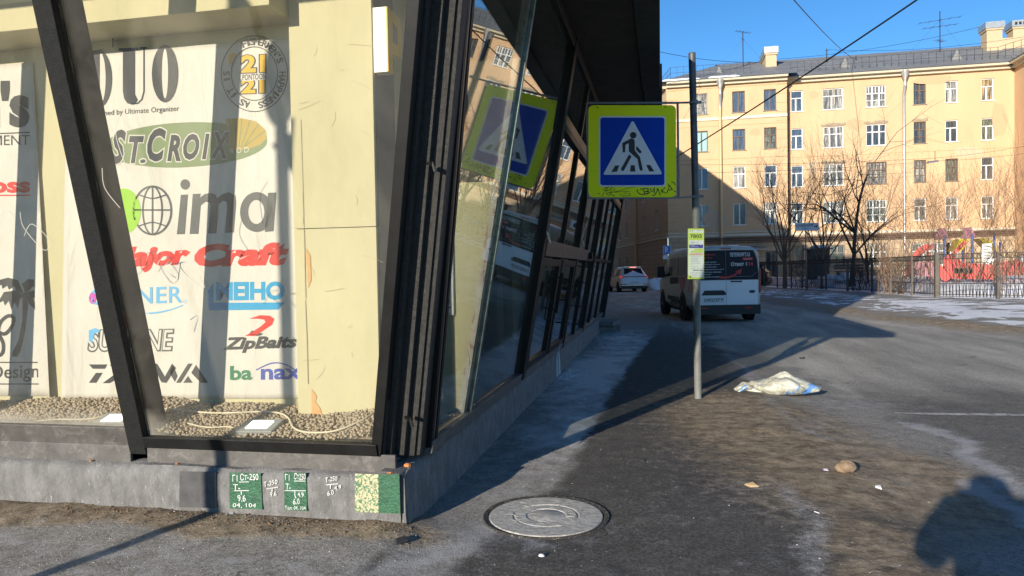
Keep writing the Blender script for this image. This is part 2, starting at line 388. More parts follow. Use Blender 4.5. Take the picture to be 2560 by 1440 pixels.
# the ground's material: stains, salt, dirt and snow lie where the masks put them
gm, t, b, out = newmat('street_ground')
P = gpos(t)
def att(n):
    a = t.nodes.new('ShaderNodeAttribute'); a.attribute_name = n
    s = t.nodes.new('ShaderNodeSeparateColor'); t.links.new(a.outputs['Color'], s.inputs[0]); return s.outputs
A1, A2, A3 = att('mk1'), att('mk2'), att('mk3')
nf = noise(t, 90, 3, 0.7, P); nm = noise(t, 9, 7, 0.72, P); nl = noise(t, 1.7, 5, 0.6, P); ng = noise(t, 260, 2, 0.6, P)
asph = mixc(t, ramp(t, nm, .3, .7), (.27, .252, .225), (.41, .385, .345))
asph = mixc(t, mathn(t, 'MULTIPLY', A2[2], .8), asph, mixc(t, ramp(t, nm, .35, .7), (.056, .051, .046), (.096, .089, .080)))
roadc = mixc(t, ramp(t, noise(t, 1.0, 7, .62, vscale(t, P, (1.6, .28, 1)), 0.0), .34, .64), (.34, .318, .275), (.56, .525, .455))
roadc = mixc(t, A3[1], mixc(t, ramp(t, nm, .3, .7), (.145, .136, .122), (.245, .23, .205)), roadc)
cc = mixc(t, A1[2], asph, roadc)
grn = noise(t, 48, 8, .82, P)
cc = mixc(t, ramp(t, nf, .58, .75), cc, mixc(t, .4, cc, (.30, .29, .28)))
cc = mixc(t, ramp(t, grn, .56, .40), cc, mixc(t, .55, cc, (.012, .012, .012)))
cc = mixc(t, mathn(t, 'MULTIPLY', ramp(t, grn, .58, .72), .5), cc, (.34, .33, .31))
vc = t.nodes.new('ShaderNodeTexVoronoi'); vc.feature = 'DISTANCE_TO_EDGE'; vc.inputs['Scale'].default_value = .42
vd = t.nodes.new('ShaderNodeVectorMath'); vd.operation = 'ADD'; nv = t.nodes.new('ShaderNodeTexNoise'); nv.inputs['Scale'].default_value = 1.6; nv.inputs['Detail'].default_value = 8; t.links.new(P, nv.inputs['Vector'])
vs2 = t.nodes.new('ShaderNodeVectorMath'); vs2.operation = 'SCALE'; vs2.inputs['Scale'].default_value = .9; t.links.new(nv.outputs['Color'], vs2.inputs[0]); t.links.new(P, vd.inputs[0]); t.links.new(vs2.outputs[0], vd.inputs[1]); t.links.new(vd.outputs[0], vc.inputs['Vector'])
ck = mathn(t, 'MULTIPLY', ramp(t, vc.outputs['Distance'], .0045, .001), ramp(t, nl, .5, .62))
cc = mixc(t, mathn(t, 'MULTIPLY', ck, .75), cc, (.02, .018, .016))
df = ramp(t, mathn(t, 'ADD', A1[0], mathn(t, 'MULTIPLY', mathn(t, 'SUBTRACT', nm, .5), 1.3)), .25, .75)
cc = mixc(t, mathn(t, 'MULTIPLY', df, .9), cc, mixc(t, ramp(t, noise(t, 7, 9, .82, P), .36, .64), (.10, .073, .046), (.45, .355, .24)))
sf = ramp(t, mathn(t, 'ADD', A1[1], mathn(t, 'ADD', mathn(t, 'MULTIPLY', mathn(t, 'SUBTRACT', nm, .5), 1.9), mathn(t, 'MULTIPLY', mathn(t, 'SUBTRACT', nf, .5), 1.5))), .35, 1.0)
cc = mixc(t, mathn(t, 'MULTIPLY', sf, .8), cc, (.42, .41, .41))
ff = ramp(t, mathn(t, 'ADD', A2[1], mathn(t, 'ADD', mathn(t, 'MULTIPLY', mathn(t, 'SUBTRACT', noise(t, 5, 8, .75, vscale(t, P, (1, .6, 1)), 1.2), .5), 1.5), mathn(t, 'MULTIPLY', mathn(t, 'SUBTRACT', nf, .5), .5))), .3, .95)
cc = mixc(t, mathn(t, 'MULTIPLY', ff, .85), cc, (.72, .71, .70))
sn = ramp(t, mathn(t, 'ADD', A2[0], mathn(t, 'MULTIPLY', mathn(t, 'SUBTRACT', noise(t, 6, 10, .85, vscale(t, P, (1, .55, 1))), .5), 2.4)), .38, .62)
cc = mixc(t, sn, cc, mixc(t, ramp(t, nl, .3, .75), (.86, .87, .90), (.66, .64, .62)))
gr = ramp(t, ng, .70, .76)
cc = mixc(t, mathn(t, 'MULTIPLY', gr, .35), cc, (.45, .43, .40))
cc = mixc(t, mathn(t, 'MULTIPLY', A3[0], .6), cc, (.012, .011, .010))
t.links.new(cc, b.inputs['Base Color'])
ro = mathn(t, 'MULTIPLY_ADD', ff, -.35); t.nodes[-1].inputs[2].default_value = .88
t.links.new(ro, b.inputs['Roughness']); b.inputs['Specular IOR Level'].default_value = .10
hh = mathn(t, 'ADD', mathn(t, 'MULTIPLY', nf, .55), mathn(t, 'MULTIPLY', nm, mathn(t, 'MULTIPLY_ADD', df, 1.6)))
t.nodes[-2].inputs[2].default_value = .5
hh = mathn(t, 'ADD', hh, mathn(t, 'MULTIPLY', ng, .25))
bumpn(t, b, hh, 0.85, 0.012)
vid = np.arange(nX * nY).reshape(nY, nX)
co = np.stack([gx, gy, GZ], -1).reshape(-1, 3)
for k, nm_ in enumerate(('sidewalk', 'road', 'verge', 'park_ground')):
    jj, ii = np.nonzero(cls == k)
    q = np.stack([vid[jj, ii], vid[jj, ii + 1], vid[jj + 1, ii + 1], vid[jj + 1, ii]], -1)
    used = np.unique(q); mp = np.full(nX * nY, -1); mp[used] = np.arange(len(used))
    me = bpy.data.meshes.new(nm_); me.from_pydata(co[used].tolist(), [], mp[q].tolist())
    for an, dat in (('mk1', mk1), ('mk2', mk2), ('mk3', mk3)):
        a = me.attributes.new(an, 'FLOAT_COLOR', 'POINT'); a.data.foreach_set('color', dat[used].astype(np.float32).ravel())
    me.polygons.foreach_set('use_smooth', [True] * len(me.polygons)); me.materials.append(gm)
    o = bpy.data.objects.new(nm_, me); COL.objects.link(o); o['kind'] = 'structure'
# worn painted line across the carriageway
mb = MB()
pa, pb = atz(2235, 1022), atz(2700, 1027)
for k in range(24):
    a = pa.lerp(pb, k / 24); c = pa.lerp(pb, (k + 1) / 24 - .002)
    w0 = .05 * (1 if k > 2 else .5)
    mb.quad((a.x, a.y - w0, gz(a.x, a.y - w0) + .006), (c.x, c.y - w0, gz(c.x, c.y - w0) + .006), (c.x, c.y + w0, gz(c.x, c.y + w0) + .006), (a.x, a.y + w0, gz(a.x, a.y + w0) + .006))
o = mb.build('road_marking', M('worn_paint', (.40, .39, .36), .2, 5, .8, c2=(.12, .115, .11), lo=.5, hi=.62)); o['kind'] = 'structure'
# ================================================================== GLASS PAVILION
LF, LR = 0.24, 0.18                       # outward lean per metre: front, side
Y0, X0, ZB = 3.88, -1.40, 0.42            # front and side glass planes at height ZB
ZS, ZT = 3.72, 4.00                       # soffit and top of the roof
YE = 17.7
def fy(z): return Y0 - LF * (z - ZB)
def rx(z): return X0 + LR * (z - ZB)
def F(x, z, d=0.0): return Vector((x, fy(z) + d, z))                # on the front plane, d = depth inwards
def Rr(y, z, d=0.0): return Vector((rx(z) - d, y, z))
blackm = M('black_painted_steel', (.010, .010, .0095), .3, 9, .5, spec=.2, c2=(.032, .030, .027), lo=.62, hi=.8, bump=.12, bscale=220)
ribm = M('grainy_black_steel', (.032, .030, .027), .35, 30, .5, spec=.5, bump=.9, bscale=170, c2=(.075, .07, .06), lo=.5, hi=.75)
mulm = M('grainy_black_paint', (.013, .013, .012), .35, 30, .6, spec=.22, bump=.8, bscale=150)
concm = M('grey_painted_concrete', (.175, .17, .163), .3, 9, .9, bump=.9, bscale=75, c2=(.105, .10, .095), lo=.48, hi=.75, stretch=(1, 1, .55), speck=.6)
panelm = M('stained_metal_panel', (.085, .078, .070), .35, 7, .6, c2=(.17, .155, .14), lo=.5, hi=.7, bump=.2, bscale=40)
yelm = M('yellow_plaster_board', (.535, .492, .30), .06, 2.2, .8, bump=.08, bscale=60, c2=(.47, .43, .26), lo=.6, hi=.8, stretch=(1, 1, .4))
greym = M('shade_grey_paint', (.10, .112, .125), .15, 3, .55)
soffm = M('dark_soffit', (.030, .025, .022), .4, 3, .8, bump=.3, bscale=14, c2=(.05, .038, .03), lo=.5, hi=.7)
glf = glass('front_glass', tint=(.975, .972, .95), dust=.05, dcol=(.55, .51, .43), zlow=.45, gain=1.0); glr = glass('side_glass', tint=(.90, .93, .90), dust=.03, gain=1.5)
stain = M('bare_fibreboard', (.62, .36, .15), .15, 8, .9)
pav = thing('glass_pavilion', 'corner shop pavilion with outward leaning glass walls and black frames', 'pavilion', (-1.4, 3.8, 0))
# plinth: an L of concrete
mb = MB(); XP, YP, ZP = -1.42, 3.80, .308
rng = random.Random(3)
def jit(a): return rng.uniform(-a, a)
xs = [-12, -8, -6] + [(-5 + .12 * i) for i in range(int((5 + XP - .05) / .12) + 1)] + [XP - .03]
def pface(pts_fn, n, rows, mi=0):
    vs = []; nn = n
    for r in rows:
        for i in range(nn): vs.append(pts_fn(i, r))
    fs = []
    for j in range(len(rows) - 1):
        for i in range(nn - 1): fs.append((j * nn + i, j * nn + i + 1, (j + 1) * nn + i + 1, (j + 1) * nn + i))
    mb.add(vs, fs, mi)
pface(lambda i, r: Vector((xs[i] + (jit(.008) if 0 < i < len(xs) - 1 else 0), YP + r[1] + jit(.0015), r[0] + jit(.002 if r[0] < .3 else .006))), len(xs), [(.06 if False else .045, .01), (.13, 0), (.22, 0), (.275, 0), (ZP, .025), (ZP + .004, .14)])
ys = [YP] + [YP + .15 * i for i in range(1, 60)] + [13.5, 15, 16.5, YE]
pface(lambda i, r: Vector((XP + r[1] + jit(.003), ys[i] + (jit(.01) if i else 0), r[0] + jit(.004))), len(ys), [(-.1, .02), (.1, .0), (.22, 0), (.30, 0), (.33, -.03), (.334, -.14)])
mb.hexa([(XP - .10, YP + .015, .05), (XP + .012, YP + .02, .04), (XP + .012, YP + .2, .04), (XP - .1, YP + .2, .05)], [(XP - .09, YP + .02, .315), (XP - .01, YP + .03, .312), (XP - .01, YP + .2, .34), (XP - .09, YP + .2, .33)])
mb.build('plinth', concm, pav, smooth=50)
# dark brown strip set back below the front plinth, and inner floor
mb = MB(); mb.box(-12, XP - .05, YP + .06, YP + .1, -.1, .06); mb.build('footing', M('dark_brown_footing', (.035, .028, .02), .3, 9, .95), pav)
mb = MB(); mb.quad((-12, YP + .15, .36), (XP - .1, YP + .15, .36), (XP - .1, YE, .36), (-12, YE, .36)); mb.build('floor', M('dark_floor', (.45, .43, .40), .3, 3, .5), pav)
# base panel and sill of the front
mb = MB()
mb.extr([(-12, YP + .06, ZP - .01), (-12, YP + .085, ZP - .01), (-12, Y0 + .005, .415), (-12, Y0 - .02, .415)], (12 - 3.23, 0, 0), 0)
mb.extr([(-12, Y0 - .012, .405), (-12, Y0 + .1, .405), (-12, Y0 + .1, .53), (-12, Y0 - .055, .53)], (12 - 3.23, 0, 0), 0)
mb.build('base_panel', panelm, pav, bevel=.006)
mb = MB(); mb.extr([(-3.12, YP + .07, ZP - .01), (-3.12, YP + .1, ZP - .01), (-3.12, Y0 + .012, .41), (-3.12, Y0 - .012, .41)], (3.12 - 1.50, 0, 0)); mb.build('base_panel', panelm, pav, bevel=.004)
mb = MB(); mb.extr([F(-3.12, .405, -.035), F(-3.12, .405, .10), F(-3.12, .475, .10), F(-3.12, .475, -.035)], (3.12 - 1.60, 0, 0)); mb.build('sill', blackm, pav, bevel=.004)
# front mullions
for mx in (-3.18, -4.73, -6.28, -7.83):
    mb = MB(); z0, z1 = .36, ZS + .02
    w = .058
    mb.hexa([F(mx - w, z0, -.03), F(mx + w, z0, -.03), F(mx + w, z0, .03), F(mx - w, z0, .03)], [F(mx - w, z1, -.03), F(mx + w, z1, -.03), F(mx + w, z1, .03), F(mx - w, z1, .03)], 1)
    mb.hexa([F(mx - .035, z0, .034), F(mx + .030, z0, .034), F(mx + .030, z0, .075), F(mx - .035, z0, .075)], [F(mx - .035, z1, .034), F(mx + .030, z1, .034), F(mx + .030, z1, .075), F(mx - .035, z1, .075)], 0)
    mb.hexa([F(mx - .05, z0 + .1, .079), F(mx + .05, z0 + .1, .079), F(mx + .05, z0 + .1, .22), F(mx - .05, z0 + .1, .22)], [F(mx - .05, z1, .079), F(mx + .05, z1, .079), F(mx + .05, z1, .22), F(mx - .05, z1, .22)], 0)
    mb.build('mullion', [blackm, mulm], pav, bevel=.004)
# glass of the front
def gslab(pts, n, th=.010):
    n = Vector(n) * th; m = MB(); m.hexa([p for p in pts], [p + n for p in pts]); return m
nF = Vector((0, cos(math.atan(LF)), sin(math.atan(LF)))); nR = Vector((-cos(math.atan(LR)), 0, sin(math.atan(LR))))
for a, c in ((-7.77, -6.34), (-6.22, -4.79), (-4.67, -3.24)):
    gslab([F(a, .532, .01), F(c, .532, .01), F(c, ZS, .01), F(a, ZS, .01)], nF).build('glass_pane', glf, pav)
def cx_(z): return -1.645 + .203 * (z - ZB)
gslab([F(-3.12, .477, .02), F(cx_(.477), .477, .02), F(cx_(ZS), ZS, .02), F(-3.12, ZS, .02)], nF).build('glass_pane', glf, pav)
# flat bar that ends the front glass, then the stepped corner post
def lean(p0, z1):
    """foot point p0 (at z0) carried up the corner's lean"""
    x, y, z = p0; h = z1 - z; return Vector((x + .195 * h, y - LF * h, z1))
def leanprism(mb, plan, z0, z1, mi=0):
    """plan at z0, swept along the corner"""
    n = len(plan); b = [Vector((x, y, z0)) for x, y in plan]; tp = [lean(p, z1) for p in b]
    mb.add(b + tp, [(i, (i + 1) % n, n + (i + 1) % n, n + i) for i in range(n)] + [tuple(range(n - 1, -1, -1)), tuple(range(n, 2 * n))], mi)
mb = MB()
mb.hexa([F(cx_(.40), .40, -.02), F(cx_(.40) + .062, .40, -.02), F(cx_(.40) + .062, .40, .10), F(cx_(.40), .40, .10)], [F(cx_(ZS), ZS, -.02), F(cx_(ZS) + .064, ZS, -.02), F(cx_(ZS) + .064, ZS, .10), F(cx_(ZS), ZS, .10)])  # inner depth added to narrow the sun streak past the corner
mb.build('end_bar', blackm, pav, bevel=.003)
YB = fy(.36)
st = [(-1.592, YB)]; xx, yy = -1.592, YB
for ddx, ddy in ((.030, .055), (.056, .070), (.050, .045), (.028, .020)):
    yy += ddy; st.append((xx, yy)); xx += ddx; st.append((xx, yy))
st += [(xx, yy + .10), (-1.594, yy + .02)]
mb = MB(); leanprism(mb, st, .36, ZS)
o = mb.build('corner_post', [ribm], pav)
for zc in (2.02, .62):
    mb = MB(); p = lean((-1.50, YB + .10, .36), zc)
    mb.bar(p, p + Vector((.035, -.03, -.01)), .03, .016); mb.bar(p + Vector((.03, -.028, 0)), p + Vector((.045, -.03, -.05)), .014, .012); mb.build('hinge_stub', blackm, pav)
brk = M('orange_brick', (.55, .20, .06), .3, 40, .9, bump=.5)
for p, r in (((-1.53, YP + .06, .312), .016), ((-1.45, YP + .13, .335), .022), ((-2.9, YP + .05, .312), .010), ((-3.5, YP + .04, .312), .010)):
    mb = MB(); mb.lathe([(r, 0), (r * .9, r * .5), (r * .4, r * .8)], p, n=7); mb.build('broken_brick', brk, pav, smooth=40)
# side wall frames: position along the street, width, depth
silver = M('weathered_aluminium', (.30, .32, .29), .3, 12, .38, metal=.6, c2=(.10, .10, .09), lo=.55, hi=.7)
def rmull(y, w, dout, din, z0, z1, mat, name='mullion'):
    mb = MB()
    mb.hexa([Rr(y, z0, -dout), Rr(y + w, z0, -dout), Rr(y + w, z0, din), Rr(y, z0, din)], [Rr(y, z1, -dout), Rr(y + w, z1, -dout), Rr(y + w, z1, din), Rr(y, z1, din)])
    return mb.build(name, mat, pav, bevel=.004)
def cy_(y, z): return y - LF * (z - ZB)
def cmull(y, w, dout, din, z0, z1, mat):
    mb = MB(); q = lambda z: [Rr(cy_(y, z), z, -dout), Rr(cy_(y + w, z), z, -dout), Rr(cy_(y + w, z), z, din), Rr(cy_(y, z), z, din)]
    mb.hexa(q(z0), q(z1)); return mb.build('mullion', mat, pav, bevel=.003)
cmull(4.170, .040, .02, .05, .38, ZS, blackm)
cmull(4.212, .046, .012, .03, .40, ZS, M('satin_grey_frame', (.12, .12, .115), .2, 14, .35, metal=.5))
cmull(4.260, .040, .018, .04, .40, ZS, blackm)
rmull(5.13, .035, .012, .02, .40, ZS, M('green_grey_glass_edge', (.17, .20, .175), .25, 10, .3, metal=.3, c2=(.05, .06, .05), lo=.5, hi=.7))
ML = [(7.05, .14), (8.60, .09), (10.1, .12), (11.5, .08), (12.75, .15), (14.1, .07), (15.5, .07)]
for y, w in ML: rmull(y, w, .04 if w > .1 else .02, .09, .36, ZS, blackm)
rmull(17.45, .26, .06, .2, .30, ZS, blackm)
# rails along the side
def rrail(y0, y1, z0, z1, dout, din, mat, name):
    mb = MB(); mb.extr([Rr(y0, z0, -dout), Rr(y0, z1, -dout), Rr(y0, z1, din), Rr(y0, z0, din)], (0, y1 - y0, 0)); return mb.build(name, mat, pav, bevel=.004)
rustm = M('brown_primed_steel', (.085, .050, .038), .25, 6, .5, c2=(.045, .035, .03), lo=.5, hi=.7, bump=.15)
copper = M('orange_brown_timber', (.30, .155, .075), .25, 5, .55, stretch=(1, .15, 3))
rrail(4.18, 17.6, .345, .425, .03, .06, M('grey_sill_rail', (.10, .098, .095), .3, 8, .55, c2=(.05, .045, .04), lo=.5, hi=.7), 'sill')
rrail(3.0, 17.6, ZS - .10, ZS - .01, .03, .08, blackm, 'head_rail')
rrail(7.2, 17.5, 2.93, 3.03, .02, .04, copper, 'transom')
rrail(7.2, 17.5, 2.86, 2.925, .035, .05, blackm, 'transom')
rrail(7.2, 11.5, 1.60, 1.76, .05, .06, rustm, 'door_header')
rrail(11.6, 17.5, 1.60, 1.66, .02, .05, blackm, 'transom')
mb = MB(); p = Rr(11.5, 1.68, -.06); mb.box(p.x - .01, p.x + .05, p.y - .05, p.y + .05, p.z - .05, p.z + .05); mb.build('junction_box', blackm, pav, bevel=.004)
# side glass
def rpane(y0, y1, z0, z1, d=.01): return gslab([Rr(y0, z0, d), Rr(y1, z0, d), Rr(y1, z1, d), Rr(y0, z1, d)], nR).build('glass_pane', glr, pav)
gslab([Rr(cy_(4.30, .43), .43, .01), Rr(5.13, .43, .01), Rr(5.13, ZS - .1, .01), Rr(cy_(4.30, ZS - .1), ZS - .1, .01)], nR).build('glass_pane', glr, pav)
rpane(5.18, 7.05, .43, ZS - .1)
for (a, c) in ((7.19, 8.60), (8.69, 10.1), (10.22, 11.5), (11.58, 12.75), (12.9, 14.1), (14.17, 15.5), (15.57, 17.45)):
    rpane(a, c, 3.04, ZS - .1); rpane(a, c, 1.77 if a < 11.5 else 1.67, 2.86)
    if a > 11.5: rpane(a, c, .43, 1.59)
rpane(10.22, 11.5, .43, 1.59)
# two door leaves with frames and handles
for (a, c, hy) in ((7.22, 8.58, 8.40), (8.72, 10.08, 8.95)):
    e = bpy.data.objects.new('door', bpy.data.meshes.new('door'))
    mb = MB()
    for (p, q, r, s) in ((a, a + .09, .43, 1.58), (c - .09, c, .43, 1.58), (a + .09, c - .09, 1.50, 1.58), (a + .09, c - .09, .43, .50)):
        mb.extr([Rr(p, r, -.03), Rr(p, s, -.03), Rr(p, s, .03), Rr(p, r, .03)], (0, q - p, 0))
    d = mb.build('door', blackm, pav, bevel=.003)
    gslab([Rr(a + .09, .50, 0), Rr(c - .09, .50, 0), Rr(c - .09, 1.50, 0), Rr(a + .09, 1.50, 0)], nR).build('glass', glr, d)
    mb = MB()
    if hy < 8.6: mb.bar(Rr(hy, .95, -.09), Rr(hy, 1.42, -.09), .03, .03); mb.bar(Rr(hy, 1.0, -.09), Rr(hy, 1.0, -.02), .02, .02); mb.bar(Rr(hy, 1.37, -.09), Rr(hy, 1.37, -.02), .02, .02)
    else: mb.tube([Rr(hy, .8, -.03), Rr(hy, .8, -.1), Rr(hy, .8, -.12), Rr(hy, 1.08, -.12), Rr(hy, 1.08, -.1), Rr(hy, 1.08, -.03)], .009)
    mb.build('handle', blackm, d)
for hy, z0, z1 in ((11.35, 1.25, 1.5), (11.0, .62, .9)):
    mb = MB(); mb.tube([Rr(hy, z0, 0), Rr(hy, z0, -.11), Rr(hy, z0 + .02, -.13), Rr(hy, z1 - .02, -.13), Rr(hy, z1, -.11), Rr(hy, z1, 0)], .010); mb.build('handle', blackm, pav, smooth=60)
# roof
mb = MB(); mb.box(-12, -.20, 2.5, 17.9, ZS, ZT - .02, 0)
mb.build('roof', [soffm], pav)
mb = MB(); mb.box(-.20, .02, 2.45, 9.2, ZS - .03, ZT); mb.box(-.19, .045, 9.2, 17.95, ZS - .02, ZT); mb.box(-12, -.2, 2.42, 2.5, ZS - .03, ZT)
mb.build('fascia', M('black_fascia', (.012, .012, .012), .5, 5, .6), pav, bevel=.006)
# the white-yellow display wall inside
BY = 4.38
mb = MB()
mb.box(-9, -2.315, BY, BY + .1, .36, ZS, 0)
mb.box(-2.315, -1.75, 4.27, BY + .1, .36, 1.745, 0); mb.box(-2.315, -1.75, 4.268, BY + .1, 1.749, ZS, 0)
zl = aty(450, 34, 4.04).z; mb.box(-9, -2.317, 4.04, BY, zl, ZS - .01, 0)
mb.box(-1.85, -1.748, BY + .1, 5.05, .36, ZS, 0)
mb.build('display_wall', yelm, pav, bevel=.003)
mb = MB(); mb.box(-1.747, -1.742, 4.30, 4.62, .5, ZS, 0); mb.build('shade_grey_side', greym, pav)  # thin grey sheet gives the yellow wall's shaded side its tone
mb = MB()
def wq(x0, x1, z0, z1, y=BY - .004): mb.box(x0, x1, y, y + .01, z0, z1)
p0 = aty(240, 1005, BY); wq(p0.x, p0.x + .33, .5, .70); p0 = aty(370, 1005, BY); wq(p0.x, p0.x + .30, .5, .72)
mb.build('bare_patch', stain, pav)
mb = MB()
def pp(pts, y=4.2655): mb.add([aty(a, c, y) for a, c in pts], [tuple(range(len(pts)))])
pp([(778, 972), (792, 990), (788, 1005), (800, 1020), (806, 1040), (796, 1056), (780, 1062)]); pp([(765, 620), (776, 640), (778, 700), (770, 720), (766, 660)]); 
mb.build('bare_patch', stain, pav)
mb = MB()
for a, c, w in (((757, 560), (757, 480), 1), ((752, 300), (764, 745), 2), ((763, 750), (770, 960), 2)):
    vs, fs = stroke2d([a, ((a[0] + c[0]) / 2 + 1, (a[1] + c[1]) / 2), c], w * .9); mb.add([aty(x, y, 4.265) for x, y in vs], fs)
rg = random.Random(5)
for _ in range(16):
    a = (rg.uniform(770, 915), rg.uniform(60, 950)); L = rg.uniform(10, 60); an = rg.uniform(0, pi)
    vs, fs = stroke2d(bez([a, (a[0] + L * .5 * cos(an) + 4, a[1] + L * .5 * sin(an)), (a[0] + L * cos(an), a[1] + L * sin(an))], 5), .7); mb.add([aty(x, y, 4.265) for x, y in vs], fs)
mb.build('scratch', M('scratch_grey', (.36, .33, .22), .2, 9, .9), pav)
# deeper inside
mb = MB(); mb.box(-6.0, -5.9, 5, 17.5, .36, ZS); mb.build('back_wall', M('dark_back_wall', (.40, .38, .33), .3, 2, .8), pav)
mb = MB(); mb.box(-12, -1.5, 17.55, 17.6, .36, ZS); mb.build('end_wall', bpy.data.materials['dark_back_wall'], pav)
for q in ((-1.80, -1.70, 5.55, 6.45, 2.6), (-1.74, -1.66, 8.05, 8.55, 2.2), (-1.85, -1.75, 9.2, 9.8, 2.4), (-1.75, -1.68, 11.7, 12.5, 2.5), (-1.7, -1.63, 14.3, 15.3, 2.5), (-2.6, -2.5, 6.8, 8.6, 2.3), (-2.3, -2.2, 9.6, 10.0, 2.0), (-2.1, -1.9, 12.9, 13.4, ZS)):
    mb = MB(); mb.box(q[0], q[1], q[2], q[3], .36, q[4]); mb.build('inner_pillar', yelm, pav)
mb = MB(); yw = 5.06
mb.hexa([(-1.85, yw, .36), (rx(.36) - .07, yw, .36), (rx(.36) - .07, yw + .10, .36), (-1.85, yw + .10, .36)], [(-1.85, yw, 2.1), (rx(2.1) - .07, yw, 2.1), (rx(2.1) - .07, yw + .10, 2.1), (-1.85, yw + .10, 2.1)]); mb.build('return_wall', yelm, pav)
mb = MB(); mb.hexa([(-1.85, yw, 2.103), (rx(2.1) - .07, yw, 2.103), (rx(2.1) - .07, yw + .10, 2.103), (-1.85, yw + .10, 2.103)], [(-1.85, yw, ZS), (rx(ZS) - .07, yw, ZS), (rx(ZS) - .07, yw + .10, ZS), (-1.85, yw + .10, ZS)]); mb.build('darkened_wall_top', M('shade_dark_olive', (.07, .068, .052), .2, 3, .7), pav)  # top of the return wall coloured dark as shade, so reflections show
mb = MB(); mb.hexa([Rr(5.055, .36, .069), Rr(5.055, .36, .024), Rr(5.165, .36, .024), Rr(5.165, .36, .069)], [Rr(5.055, ZS, .069), Rr(5.055, ZS, .024), Rr(5.165, ZS, .024), Rr(5.165, ZS, .069)]); mb.build('peeling_edge', M('peeling_whitewash', (.55, .52, .45), .2, 9, .8, c2=(.32, .17, .11), lo=.55, hi=.62, stretch=(1, 1, .3)), pav)
# markings of the gas service painted on the plinth
green = M('green_gloss_paint', (.020, .100, .046), .3, 18, .45, bump=.8, bscale=80, c2=(.05, .165, .085), lo=.55, hi=.72)
flak = M('flaking_green_paint', (.06, .17, .09), .3, 46, .7, bump=.6, bscale=50, c2=(.55, .47, .28), lo=.47, hi=.53)
darkp = M('dark_grey_patch', (.075, .073, .073), .3, 9, .85, bump=.4, bscale=40)
chalk = M('white_brush_paint', (.58, .58, .55), .2, 60, .9, c2=(.22, .25, .22), lo=.58, hi=.68)
PYF = YP - .0075
def PL(x, y, L): return aty(x + .5 * sin(y * .33 + x * .11), y + .6 * sin(x * .21) + .3 * sin(x * 1.3 + y * .4), PYF - .0015 * L)
def patch(pts, mat, name='paint_patch'):
    mb = MB(); f = [aty(x, y, PYF) for x, y in pts]; bk = [aty(x, y, YP + .002) for x, y in pts]; n = len(pts)
    mb.add(f + bk, [tuple(range(n))] + [(i, (i + 1) % n, n + (i + 1) % n, n + i) for i in range(n)]); return mb.build(name, mat, pav)
g1 = patch([(573, 1181), (652, 1183), (656, 1274), (574, 1271)], green)
d = Decal(PL).lay()
d.text('Г1', 581, 1204, 594, 1204, 17, 0, .008).text('Ст-250', 600, 1201, 646, 1200, 17, 0, .008).stroke([(598, 1205), (622, 1205)], 2).text('Т-', 583, 1226, 601, 1226, 15, 0, .008)
d.stroke([(586, 1227), (622, 1227)], 2).stroke([(603, 1228), (603, 1236)], 2).text('9.6', 594, 1254, 614, 1254, 17, 0, .008).text('04, 104', 582, 1270, 640, 1270, 12, 0, .004)
d.build('lettering', chalk, g1)
g2 = patch([(710, 1180), (765, 1182), (768, 1278), (711, 1275)], green)
d = Decal(PL).lay()
d.text('Г1', 713, 1201, 724, 1201, 16, 0, .008).text('Ст250', 735, 1199, 764, 1199, 16, 0, .008).stroke([(735, 1203), (764, 1203)], 2).text('Т-', 714, 1224, 727, 1224, 15, 0, .008)
d.stroke([(712, 1227), (765, 1227)], 2).stroke([(737, 1228), (737, 1240), (740, 1246)], 2).text('4.9', 744, 1243, 759, 1243, 13, 0, .008).text('6.0', 733, 1262, 749, 1261, 15, 0, .008).text('Тел. 04, 104', 712, 1276, 764, 1276, 11, 0, .006)
d.build('lettering', chalk, g2)
patch([(888, 1184), (946, 1186), (946, 1282), (887, 1280)], flak)
patch([(946, 1186), (998, 1186), (1001, 1284), (946, 1283)], green)
patch([(449, 1178), (540, 1180), (541, 1270), (448, 1268)], darkp); 
d = Decal(PL).lay()
d.text('Т-250', 659, 1218, 693, 1210, 13, 0, .004).stroke([(666, 1222), (695, 1217)], 2).stroke([(680, 1222), (680, 1230)], 2).text('9.6', 675, 1243, 691, 1240, 12, 0, .004)
d.text('Т-250', 813, 1206, 843, 1201, 12, 0, .004).stroke([(815, 1212), (845, 1209)], 2).stroke([(826, 1213), (826, 1222)], 2).text('4.9', 836, 1226, 853, 1222, 11, 0, .004).text('6.0', 818, 1240, 834, 1237, 12, 0, .004)
d.build('lettering', chalk, pav)
# ------------------------------------------------------------------ things in and on the pavilion
# bed of clay pebbles
mb = MB(); rg = random.Random(11)
phi = (1 + 5 ** .5) / 2
ICO = [Vector(v).normalized() for v in ((-1, phi, 0), (1, phi, 0), (-1, -phi, 0), (1, -phi, 0), (0, -1, phi), (0, 1, phi), (0, -1, -phi), (0, 1, -phi), (phi, 0, -1), (phi, 0, 1), (-phi, 0, -1), (-phi, 0, 1))]
ICF = [(0, 11, 5), (0, 5, 1), (0, 1, 7), (0, 7, 10), (0, 10, 11), (1, 5, 9), (5, 11, 4), (11, 10, 2), (10, 7, 6), (7, 1, 8), (3, 9, 4), (3, 4, 2), (3, 2, 6), (3, 6, 8), (3, 8, 9), (4, 9, 5), (2, 4, 11), (6, 2, 10), (8, 6, 7), (9, 8, 1)]
def bedz(x, y): return .485 + .115 * max(0, min(1, (y - 3.9) / .45)) + .018 * sin(x * 3.1) + .012 * sin(x * 7.7 + y * 5)
